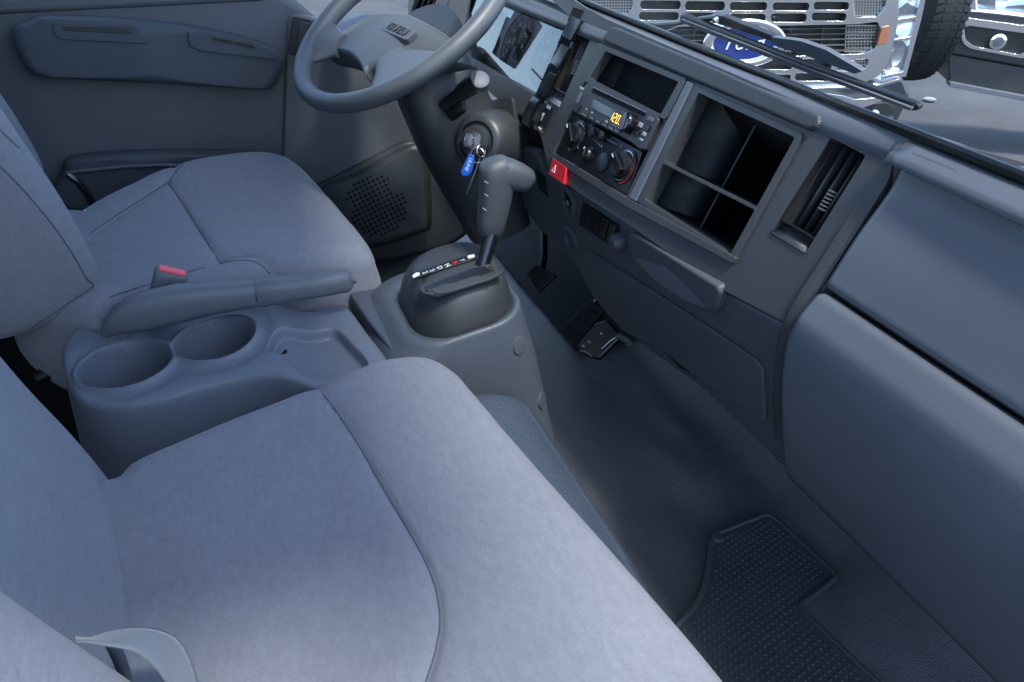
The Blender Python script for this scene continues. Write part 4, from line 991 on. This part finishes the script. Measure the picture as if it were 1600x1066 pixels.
# ================================================================== GEAR SELECTOR
gs = empty('gear_selector', (.24, .87, .05), 'grey floor console with charcoal dome carrying the automatic gear lever', 'gear selector')
def rrect(x0, x1, y0, y1, z, r, n=12, tilt=0):
    out = []
    for cx_, cy_, a0 in ((x1 - r, y1 - r, 0), (x0 + r, y1 - r, 90), (x0 + r, y0 + r, 180), (x1 - r, y0 + r, 270)):
        for k in range(n + 1):
            a = math.radians(a0 + 90 * k / n); x = cx_ + r * math.cos(a); y = cy_ + r * math.sin(a); out.append((x, y, z + tilt * (x - .24)))
    return out
def loft(name, m, L, par, sub=5, **kw):
    ks = catmull([np.array(l) for l in L], sub, False); rows = [rrect(*k[:4], k[4], k[5], tilt=k[6]) for k in ks]
    return grid(name, m, rows, par, closed_u=True, caps=True, smooth=kw.get('smooth', 60))
loft('console_body', 'selector', [(.06, .400, .770, 1.10, -.01, .05, 0), (.08, .378, .765, 1.08, .08, .05, 0), (.10, .358, .762, 1.06, .17, .05, 0), (.115, .343, .760, 1.03, .24, .05, 0), (.132, .334, .760, 1.00, .275, .052, 0), (.150, .326, .762, .99, .300, .055, .1), (.160, .322, .764, .97, .311, .055, .15), (.168, .3175, .770, .96, .312, .055, .15), (.175, .313, .777, .952, .306, .052, .15)], gs)
dome = loft('dome', 'charcoal', [(.176, .315, .778, .950, .300, .055, .15), (.177, .314, .779, .949, .316, .055, .15), (.181, .311, .783, .944, .336, .054, .15), (.187, .307, .789, .938, .350, .052, .15), (.195, .300, .797, .928, .360, .048, .15), (.206, .290, .808, .915, .3655, .040, .15), (.222, .272, .822, .90, .367, .024, .15)], gs)
DPn = Vector((-.15, 0, 1)).normalized(); DPl = Pl((.24, .87, .3683), DPn, (0, 1, 0))
plate('gate_trough', 'charcoal', DPl, [(655, 446), (745, 414), (775, 412), (788, 424), (760, 438), (680, 462), (660, 458)], off=.0006, th=.004, bev=.0006, r=.006, parent=dome)
plate('gate_slot', 'black', DPl, [(662, 448), (742, 418), (768, 416), (774, 424), (752, 432), (700, 442), (666, 456)], off=.0016, th=.003, bev=.0004, r=.004, parent=dome)
plate('gate_plate', 'dash', DPl, [(676, 452), (740, 432), (764, 430), (770, 434), (700, 456), (680, 459)], off=.0026, th=.003, bev=.0004, r=.003, parent=dome)
strip = plate('indicator_strip', 'black', DPl, [(643, 431), (650, 425), (736, 397), (744, 398), (744, 403), (652, 433), (645, 434)], off=.0016, th=.003, bev=.0004, r=.002, parent=dome)
plate('indicator_end', 'white_print', DPl, [(644, 431), (650, 426), (656, 426), (655, 430), (646, 434)], off=.0022, th=.001, bev=0, r=.001, parent=strip)
plate('indicator_end', 'white_print', DPl, [(730, 400), (741, 397), (742, 401), (732, 404)], off=.0022, th=.001, bev=0, r=.001, parent=strip)
sx_ = DPl.P(655, 432) - DPl.P(738, 402)
for s_, x, y, m_ in (('2', 664, 426, 'white_print'), ('3', 675, 422.5, 'white_print'), ('D', 687, 418.5, 'white_print'), ('N', 699, 414.5, 'white_print'), ('R', 711, 410.5, 'red_print'), ('P', 722, 407, 'grey_print')):
    text('gear_letter', s_, m_, DPl.P(x, y, .0023), (.25, -1, 0), (1, .25, .15), .0105, strip, .0001)
lever = empty('gear_lever', onz(752, 412, .375), 'grey T-shaped gear knob on a black rod rising from the charcoal dome', 'gear lever')
lb = onz(751, 413, .374); kb_ = ony(769, 362, .845); 
tube('rod', 'gloss_black', [lb - Vector((0, 0, .01)), kb_ + (kb_ - lb) * .2], .0095, lever, n=20)
LY = .85
def secv(name, m, P, W_, H_, par, up, pw=.75):
    rows = []; N = len(P)
    for i in range(N):
        a = P[max(i - 1, 0)]; b = P[min(i + 1, N - 1)]; t = (b - a).normalized(); s = Vector(up); s = (s - t * s.dot(t)).normalized(); u = s.cross(t)
        rows.append([P[i] + s * W_[i] * math.copysign(abs(math.cos(k / 32 * 2 * math.pi)) ** pw, math.cos(k / 32 * 2 * math.pi)) + u * H_[i] * math.copysign(abs(math.sin(k / 32 * 2 * math.pi)) ** pw, math.sin(k / 32 * 2 * math.pi)) for k in range(32)])
    return grid(name, m, rows, par, closed_u=True, caps=True, smooth=60)
g = [ony(x, y, LY) for x, y in ((766, 366), (766.5, 362), (768, 345), (772, 320), (775, 295), (776, 275), (774, 260), (772, 251), (771, 247))]
kn_ = secv('knob_stem', 'knob_grey', g, [0.0123, 0.0141, 0.0158, 0.0176, 0.0194, 0.0194, 0.0194, 0.0158, 0.0070], [0.0150, 0.0172, 0.0189, 0.0207, 0.0220, 0.0224, 0.0211, 0.0167, 0.0070], lever, (0, 1, 0))
g2 = [ony(x, y, LY) for x, y in ((762, 262), (766, 264), (780, 268), (797, 272), (812, 277), (822, 281), (827, 284), (829, 285))]
secv('knob_handle', 'knob_grey', g2, [.008, .015, .019, .020, .0195, .018, .013, .006], [.007, .0155, .0195, .019, .0175, .0155, .011, .005], lever, (0, 1, 0))
for (x, y) in ((757, 285), (757, 305), (754, 327)):
    tube('knob_mark', 'grey_print', [ony(x, y - 2, LY - .0205), ony(x + 6, y + 2, LY - .0215)], .0005, kn_, n=5)
# screw recesses at the body's front corner
sbody = [c for c in gs.children if c.name.startswith('console_body')][0]
for (x, y) in ((817, 540), (851, 625)):
    c, nn = hit(sbody, x - 4, y)
    if c: 
        lathe('screw_recess', 'matt_black', c, nn, [(0, -.004), (.0115, -.004), (.0115, .0004), (0, .0004)], sbody, 24)
        lathe('recess_rim', 'selector', c, nn, [(.0113, -.003), (.0130, -.003), (.0127, .0012), (.0113, .0014)], sbody, 24)
# seam panel left of the dome, beyond the console gap
plate('rear_panel', 'selector', Pl((.15, .95, .286), (0, 0, 1)), [(545, 458), (625, 443), (650, 470), (640, 540), (612, 547), (575, 500)], off=0, th=.04, bev=.003, r=.006, parent=gs)
# ================================================================== FLOOR HUMP UNDER THE BENCH
rows = []
for y in np.linspace(-.1, .80, 70):
    e = 1 - max(0, (y - .70) / .10) ** 2; e = math.sqrt(max(.0, e)); k = .5 + .5 * e
    row = []
    for i in range(41):
        t = i / 40
        prof_ = catmull([(.02, .235), (.16, .250), (.235, .250), (.290, .225), (.322, .16), (.338, .08), (.345, -.01)], 6, False); q = prof_[min(int(t * (len(prof_) - 1)), len(prof_) - 1)]
        ben = -.03 * max(0, (.45 - y) / .45)
        row.append((q[0] * (.82 + .18 * e) + ben, y, q[1] * (.2 + .8 * e)))
    rows.append(row)
hump = tag(grid('engine_hump', 'vinyl_gloss', rows, smooth=180), 'shiny pebbled vinyl cover of the hump along the front of the near bench', 'hump cover')
# ================================================================== FLOOR MAT
fm = empty('floor_mat', onz(1200, 950, 0), 'black rubber floor mat with rows of small studs and a stepped corner', 'floor mat')
mo = [tuple(onz(x, y, .012)[:2]) for x, y in [(1112, 850), (1120, 834), (1198, 803), (1212, 810), (1306, 897), (1304, 904), (1252, 944), (1254, 956), (1380, 1074), (1480, 1180), (1380, 1300), (1150, 1300), (900, 1150), (960, 1040), (1050, 985), (1085, 950), (1100, 920), (1106, 890)]]
FP = Pl((0, 0, 0), (0, 0, 1), (1, 0, 0))
mo2 = fillet([(q[0], q[1]) for q in mo], .006, 4)
def toL(q): v = Vector((q[0], q[1], 0)) - FP.o; return (v.dot(FP.a), v.dot(FP.b))
plate2('sheet', 'mat_rubber', FP, [toL(q) for q in mo2], off=.012, th=.014, bev=.002, parent=fm)
tube('raised_border', 'mat_rubber', [(q[0], q[1], .0118) for q in mo2], .0034, fm, closed=True, n=10)
lathe('border_button', 'mat_rubber', onz(1121, 842, .014), (0, 0, 1), [(0, 0), (.0085, 0), (.0085, .003), (.006, .005), (0, .005)], fm, 24)
mp = np.array(mo2); bm = bmesh.new()
pa, pb = np.array([.0084, .0020]), np.array([-.0022, .0078])
c0 = np.array([.62, .45]); gp = np.array([c0 + i * pa + j * pb for i in range(-75, 65) for j in range(-75, 65)])
gp = gp[sdf(gp, mp) < -.009]
for x, y in gp:
    s_ = .0017; h_ = .0018
    b4 = [bm.verts.new((x + dx * s_ * 1.25, y + dy * s_, .0118)) for dx, dy in ((-1, -1), (1, -1), (1, 1), (-1, 1))]; t4 = [bm.verts.new((x + dx * s_ * .55, y + dy * s_ * .5, .0118 + h_)) for dx, dy in ((-1, -1), (1, -1), (1, 1), (-1, 1))]
    bm.faces.new(t4)
    for k in range(4): bm.faces.new((b4[k], b4[(k + 1) % 4], t4[(k + 1) % 4], t4[k]))
tag(bm_obj('stud', bm, 'mat_rubber', fm, 0), kind='stuff')
# dust and grit gathered along the foot of the dashboard, a few crumbs elsewhere
bm = bmesh.new(); rg = random.Random(8)
def crumb(p, r_):
    vs = [bm.verts.new(Vector(p) + Vector((rg.uniform(-1, 1), rg.uniform(-1, 1), rg.uniform(.1, 1))) * r_) for _ in range(4)]
    for q in ((0, 1, 2), (0, 1, 3), (0, 2, 3), (1, 2, 3)): bm.faces.new([vs[i] for i in q])
for k in range(230):
    t = rg.random(); x, y = 1240 + 150 * t + rg.gauss(0, 7), 752 + 105 * t + rg.gauss(0, 5) + 8
    p = onz(x, y, 0)
    for _ in range(3): p = onz(x, y, floor_z(p.x, p.y))
    crumb((p.x, p.y, p.z), rg.choice((.0008, .0012, .0017)))
for k in range(160):
    x, y = rg.uniform(900, 1500), rg.uniform(600, 1060); p = onz(x, y, 0); crumb((p.x, p.y, floor_z(p.x, p.y)), rg.choice((.0004, .0006)))
p = onz(1244, 769, 0); crumb((p.x, p.y, floor_z(p.x, p.y)), .004)
tag(bm_obj('grit', bm, 'grey_print', None, 0), 'pale dust and crumbs along the foot of the dashboard on the vinyl floor', 'grit', kind='stuff')
h0, n0 = hit(cu, 131, 330)
if h0: tag(tube('lint', 'white_print', [h0 + n0 * .001, h0 + n0 * .0015 + Vector((.002, -.003, 0))], .0012, None, n=6), 'small white bit of lint on the rear of the far seat cushion', 'lint')
# ================================================================== OUTSIDE
WN = Vector((-.95, 0, -.30)).normalized()
WPl = Pl(wspt(.7, .1) + Vector((.03, 0, .01)), Vector((-.947, 0, -.32)) * 1)
if WPl.n.dot(CAM - WPl.o) < 0: WPl = Pl(WPl.o, -WPl.n)
wp = empty('wiper', WPl.P(1250, 90), 'black windscreen wiper blade with its arm lying across the glass', 'wiper')
def wq(pts, r, name, m, off=0, n=8): return tube(name, m, [WPl.P(x, y, off) for x, y in pts], r, wp, n=n)
plate('blade_spine', 'rubber', WPl, [(1063, 24), (1068, 23), (1240, 92), (1425, 160), (1435, 166), (1434, 173), (1424, 174), (1235, 103), (1062, 33)], off=-.012, th=.006, bev=.0008, r=.002, parent=wp)
plate('blade_rail', 'lever_grey', WPl, [(1064, 30), (1240, 99), (1424, 169), (1422, 174), (1236, 105), (1062, 35)], off=-.008, th=.004, bev=.0006, parent=wp)
wq([(1066, 25), (1240, 94), (1428, 163)], .0022, 'blade_rubber', 'black', -.004)
plate('arm', 'charcoal', WPl, [(1108, 24), (1128, 25), (1216, 60), (1213, 68), (1122, 38), (1106, 32)], off=-.020, th=.008, bev=.001, r=.003, parent=wp)
plate('arm_cover', 'lever_grey', WPl, [(1204, 58), (1250, 64), (1290, 78), (1348, 112), (1335, 116), (1262, 88), (1210, 72)], off=-.018, th=.006, bev=.001, r=.003, parent=wp)
lathe('arm_bolt', 'steel', WPl.P(1121, 30, -.02), WPl.n, [(0, 0), (.004, 0), (.003, .006), (0, .007)], wp, 12)
lathe('arm_bolt', 'steel', WPl.P(1214, 78, -.02), WPl.n, [(0, 0), (.003, 0), (.002, .005), (0, .006)], wp, 12)
wq([(965, 36), (1030, 40), (1060, 37), (1100, 30), (1120, 28)], .004, 'linkage', 'black', -.02)
wq([(985, 44), (1040, 46), (1066, 36)], .003, 'linkage', 'charcoal', -.02)
# the pick-up truck facing us
hd = Vector((back.x, back.y, 0)).normalized()
FO = CAM + ray(1180, 70) * 4.3
FD = Pl(FO, hd, -right)
tk = empty('parked_truck', FD.P(1180, 200, -1.0), 'front of a parked truck with slotted chrome grille and blue oval badge', 'truck')
def fp(name, m, o_, holes=(), off=0, th=.05, bev=.008, r=.01, hr=0, par=None): return plate(name, m, FD, o_, holes, off, th, bev, r, hr, par or tk)
def rr_(a, b, c, d): return [(a, b), (c, b + .4), (c - 1, d), (a - 1, d - .4)]
H = [rr_(1001, -14, 1064, -2), rr_(1072, -13, 1133, -2), rr_(1142, -13, 1200, -2), rr_(1209, -12, 1266, -1), rr_(1273, -13, 1328, -2),
     rr_(1001, 1, 1064, 15), rr_(1071, 2, 1133, 17), rr_(1141, 3, 1199, 17), rr_(1208, 4, 1265, 17), rr_(1272, 3, 1327, 16),
     rr_(999, 19, 1061, 32), rr_(1068, 20, 1130, 33), rr_(1139, 21, 1197, 35), rr_(1205, 21, 1261, 35), rr_(1269, 20, 1323, 33)]
H2 = [rr_(1184, 92, 1239, 109), rr_(1244, 92, 1300, 109), rr_(1120, 92, 1178, 109), rr_(1183, 116, 1236, 127), rr_(1243, 114, 1297, 127), rr_(1120, 116, 1176, 128)]
meshL = [(912, -20), (990, -18), (988, 14), (978, 24), (922, 20)]; meshR = [(1332, -12), (1385, -12), (1384, 10), (1372, 26), (1336, 28)]
mid = [(960, 40), (1100, 42), (1340, 38), (1372, 34), (1377, 50), (1368, 76), (1350, 84), (1230, 88), (1080, 88), (990, 80), (958, 60)]
meshB = [(1308, 96), (1358, 92), (1356, 102), (1346, 113), (1306, 111)]
gr_ = fp('grille', 'chrome', [(880, -40), (1405, -40), (1404, 30), (1392, 90), (1376, 118), (1340, 134), (1180, 138), (1050, 134), (950, 110), (890, 60)], H + H2 + [meshL, meshR, mid, meshB], 0, .05, .010, .03, .02)
fp('grille_backing', 'mesh_black', [(895, -35), (1400, -35), (1398, 30), (1385, 90), (1340, 126), (1050, 126), (950, 100), (900, 60)], off=-.07, th=.02, bev=0)
for k in range(5):
    y = 47 + k * 8.6; fp('grille_bar', 'charcoal', [(962, y), (1374 - k * 2, y - 4), (1373 - k * 2, y - 1.8), (962, y + 2.6)], off=-.022, th=.03, bev=.003, r=0, par=gr_)
for k in range(8):
    x = 985 + k * 50; fp('grille_upright', 'charcoal', [(x, 42), (x + 2.5, 42), (x - 1, 86), (x - 3.5, 86)], off=-.030, th=.02, bev=.002, r=0, par=gr_)
bm = bmesh.new()
def mesh_wires(x0, x1, y0, y1, st):
    for x in np.arange(x0, x1, st): wire(FD.P(x, y0, -.03), FD.P(x - (y1 - y0) * .04, y1, -.03))
    for y in np.arange(y0, y1, st): wire(FD.P(x0, y, -.028), FD.P(x1, y, -.028))
def wire(a, b):
    d = (b - a).normalized(); s = d.cross(FD.n).normalized() * .0028; n__ = FD.n * .0028
    A = [bm.verts.new(a + k) for k in (s + n__, s - n__, -s - n__, -s + n__)]; B = [bm.verts.new(b + k) for k in (s + n__, s - n__, -s - n__, -s + n__)]
    for k in range(4): bm.faces.new((A[k], A[(k + 1) % 4], B[(k + 1) % 4], B[k]))
mesh_wires(912, 990, -20, 24, 4.5); mesh_wires(1332, 1386, -12, 30, 4.5); mesh_wires(1306, 1360, 92, 114, 4.5); mesh_wires(1322, 1375, 40, 82, 5)
tag(bm_obj('grille_mesh', bm, 'dull_steel', gr_, 0), kind='stuff')
oc = Vector(FD.L(1160, 66)); ex_ = (Vector(FD.L(1225, 66)) - oc).length; ey_ = (Vector(FD.L(1160, 103)) - oc).length
ov = plate2('badge_surround', 'chrome', FD, circle(oc, ex_, 56, ey_), [circle(oc, ex_ * .76, 48, ey_ * .72)], .055, .06, .012, tk, 4)
plate2('badge_rim', 'oval_white', FD, circle(oc, ex_ * .80, 48, ey_ * .76), [circle(oc, ex_ * .74, 48, ey_ * .68)], .040, .03, .003, ov)
bo = plate2('badge', 'oval_blue', FD, circle(oc, ex_ * .76, 48, ey_ * .70), (), .030, .03, .004, ov)
text('badge_lettering', 'Ford', 'oval_white', FD.W(oc, .032), right, (0, 0, 1), ey_ * .86, bo, .004, shear=.3, sx=1.0)
# bumper, headlamp, wheel
fp('bumper', 'paint_dark', [(930, 128), (1180, 140), (1372, 132), (1412, 120), (1424, 150), (1395, 205), (1340, 225), (1100, 225), (940, 200)], off=.04, th=.3, bev=.03, r=.04)
fp('bumper_blade', 'chrome', [(1120, 150), (1290, 146), (1320, 150), (1335, 156), (1376, 152), (1382, 157), (1325, 177), (1290, 180), (1120, 178)], off=.10, th=.12, bev=.02, r=.02)
fp('fog_recess', 'mesh_black', [(1350, 164), (1385, 160), (1398, 168), (1378, 196), (1350, 192)], off=.048, th=.02, bev=.004, r=.02)
lathe('fog_lamp', 'lamp_glass', FD.P(1363, 179, .05), FD.n, [(0, 0), (.034, 0), (.034, .02), (.02, .03), (0, .034)], tk, 24)
fp('glint_plate', 'chrome', [(1384, 190), (1396, 182), (1390, 194), (1374, 205)], off=.06, th=.03, bev=.004, r=.005)  # small chrome piece put in as the glint low on the bumper
hl = fp('headlamp', 'lamp_glass', [(1408, -30), (1448, -30), (1444, 0), (1424, 70), (1412, 112), (1378, 118), (1388, 80), (1402, 20)], off=-.02, th=.12, bev=.02, r=.02)
fp('headlamp_bar', 'chrome', [(1402, 30), (1436, 24), (1434, 30), (1400, 37)], off=-.005, th=.02, bev=.004, r=0, par=hl)
fp('headlamp_bar', 'chrome', [(1393, 62), (1427, 56), (1425, 61), (1392, 67)], off=-.005, th=.02, bev=.004, r=0, par=hl)
fp('headlamp_rim', 'chrome', [(1445, -30), (1452, -30), (1440, 30), (1416, 120), (1376, 128), (1378, 119), (1411, 112)], off=.0, th=.10, bev=.01, r=.005)
fp('marker_lamp', 'amber_lens', [(1378, 43), (1391, 40), (1387, 68), (1370, 72)], off=.012, th=.03, bev=.006, r=.008)
wc = FD.P(1432, 10, -.75); wax = right
lathe('tyre', 'tyre', wc + Vector((0, 0, 0)), wax, [(.25, -.13), (.40, -.13), (.45, -.10), (.462, -.05), (.462, .05), (.45, .10), (.40, .13), (.25, .13)], tk, 72)
bm = bmesh.new()
for k in range(60):
    a = k / 60 * 2 * math.pi
    for s_ in (-1, 1):
        for e0, e1 in ((.015, .055), (.062, .105)):
            pts_ = []
            for da, ee in ((-.035, e0), (.025, e0), (.040, e1), (-.020, e1)):
                aa = a + da; pts_.append(bm.verts.new(wc + wax * (s_ * ee) + (Vector((0, 0, 1)) * math.cos(aa) + wax.cross(Vector((0, 0, 1))) * math.sin(aa)) * (.4645 if ee < .1 else .4585)))
            bm.faces.new(pts_)
r = bmesh.ops.extrude_face_region(bm, geom=bm.faces[:])
for v in [v for v in r['geom'] if isinstance(v, bmesh.types.BMVert)]:
    rel = v.co - wc; ax_ = wax * rel.dot(wax); v.co = wc + ax_ + (rel - ax_) * .96
tag(bm_obj('tread_block', bm, 'tyre', tk, 0), kind='stuff')
# second truck at the right
FO2 = CAM + ray(1550, 60) * 4.6
F2 = Pl(FO2, (hd + right * -.25).normalized(), -right)
t2 = empty('neighbour_truck', F2.P(1550, 160, -1), 'dark bumper corner of a second parked truck with a chrome ringed fog lamp', 'truck')
def gp_(name, m, o_, holes=(), off=0, th=.05, bev=.008, r=.01, hr=0, par=None): return plate(name, m, F2, o_, holes, off, th, bev, r, hr, par or t2)
gp_('bumper', 'paint_dark', [(1476, 12), (1560, 20), (1760, 44), (1760, 120), (1600, 104), (1484, 84)], off=0, th=.5, bev=.03, r=.03)
gp_('air_dam', 'charcoal', [(1482, 84), (1600, 106), (1760, 130), (1760, 190), (1600, 156), (1484, 132)], off=-.03, th=.5, bev=.03, r=.02)
gp_('step_strip', 'lever_grey', [(1484, 128), (1600, 150), (1760, 184), (1760, 192), (1600, 158), (1484, 136)], off=.01, th=.1, bev=.01, r=.01)
gp_('fender', 'paint_dark', [(1462, -60), (1520, -60), (1516, 14), (1476, 14)], off=-.1, th=.4, bev=.03, r=.01)
gp_('headlamp', 'lamp_glass', [(1524, -60), (1760, -60), (1760, 26), (1600, 24), (1526, 14)], off=-.05, th=.2, bev=.02, r=.02)
gp_('headlamp_trim', 'chrome', [(1512, -60), (1526, -60), (1528, 14), (1760, 36), (1760, 42), (1512, 20)], off=-.02, th=.1, bev=.01, r=0)
ring = [(1501, 32), (1510, 28), (1600, 40), (1625, 44), (1618, 82), (1600, 92), (1515, 76), (1503, 66)]
rin = [(1506, 44), (1514, 40), (1600, 52), (1612, 56), (1606, 78), (1594, 86), (1520, 72), (1508, 62)]
gp_('fog_surround', 'chrome', ring, [rin], .03, .05, .010, .03, .02)
gp_('fog_recess', 'mesh_black', [(1503, 36), (1622, 50), (1610, 86), (1506, 70)], off=.006, th=.02, bev=0)
lathe('fog_lamp', 'lamp_glass', F2.P(1557, 64, .0), F2.n, [(0, 0), (.040, 0), (.040, .03), (.03, .04), (0, .045)], t2, 24)
lathe('fog_lamp_ring', 'chrome', F2.P(1557, 64, .0), F2.n, [(.040, 0), (.047, 0), (.047, .035), (.040, .038)], t2, 24)
glint = onz(1452, 157, -.79)
tag(lathe('glint_disc', 'steel', glint, (0, 0, 1), [(0, 0), (.045, 0), (.05, .012), (.035, .02), (0, .018)], None, 20), 'small round shiny disc added as a glint on the grey asphalt beside the tyre', 'glint')  # steel disc put in to make a glint on the ground
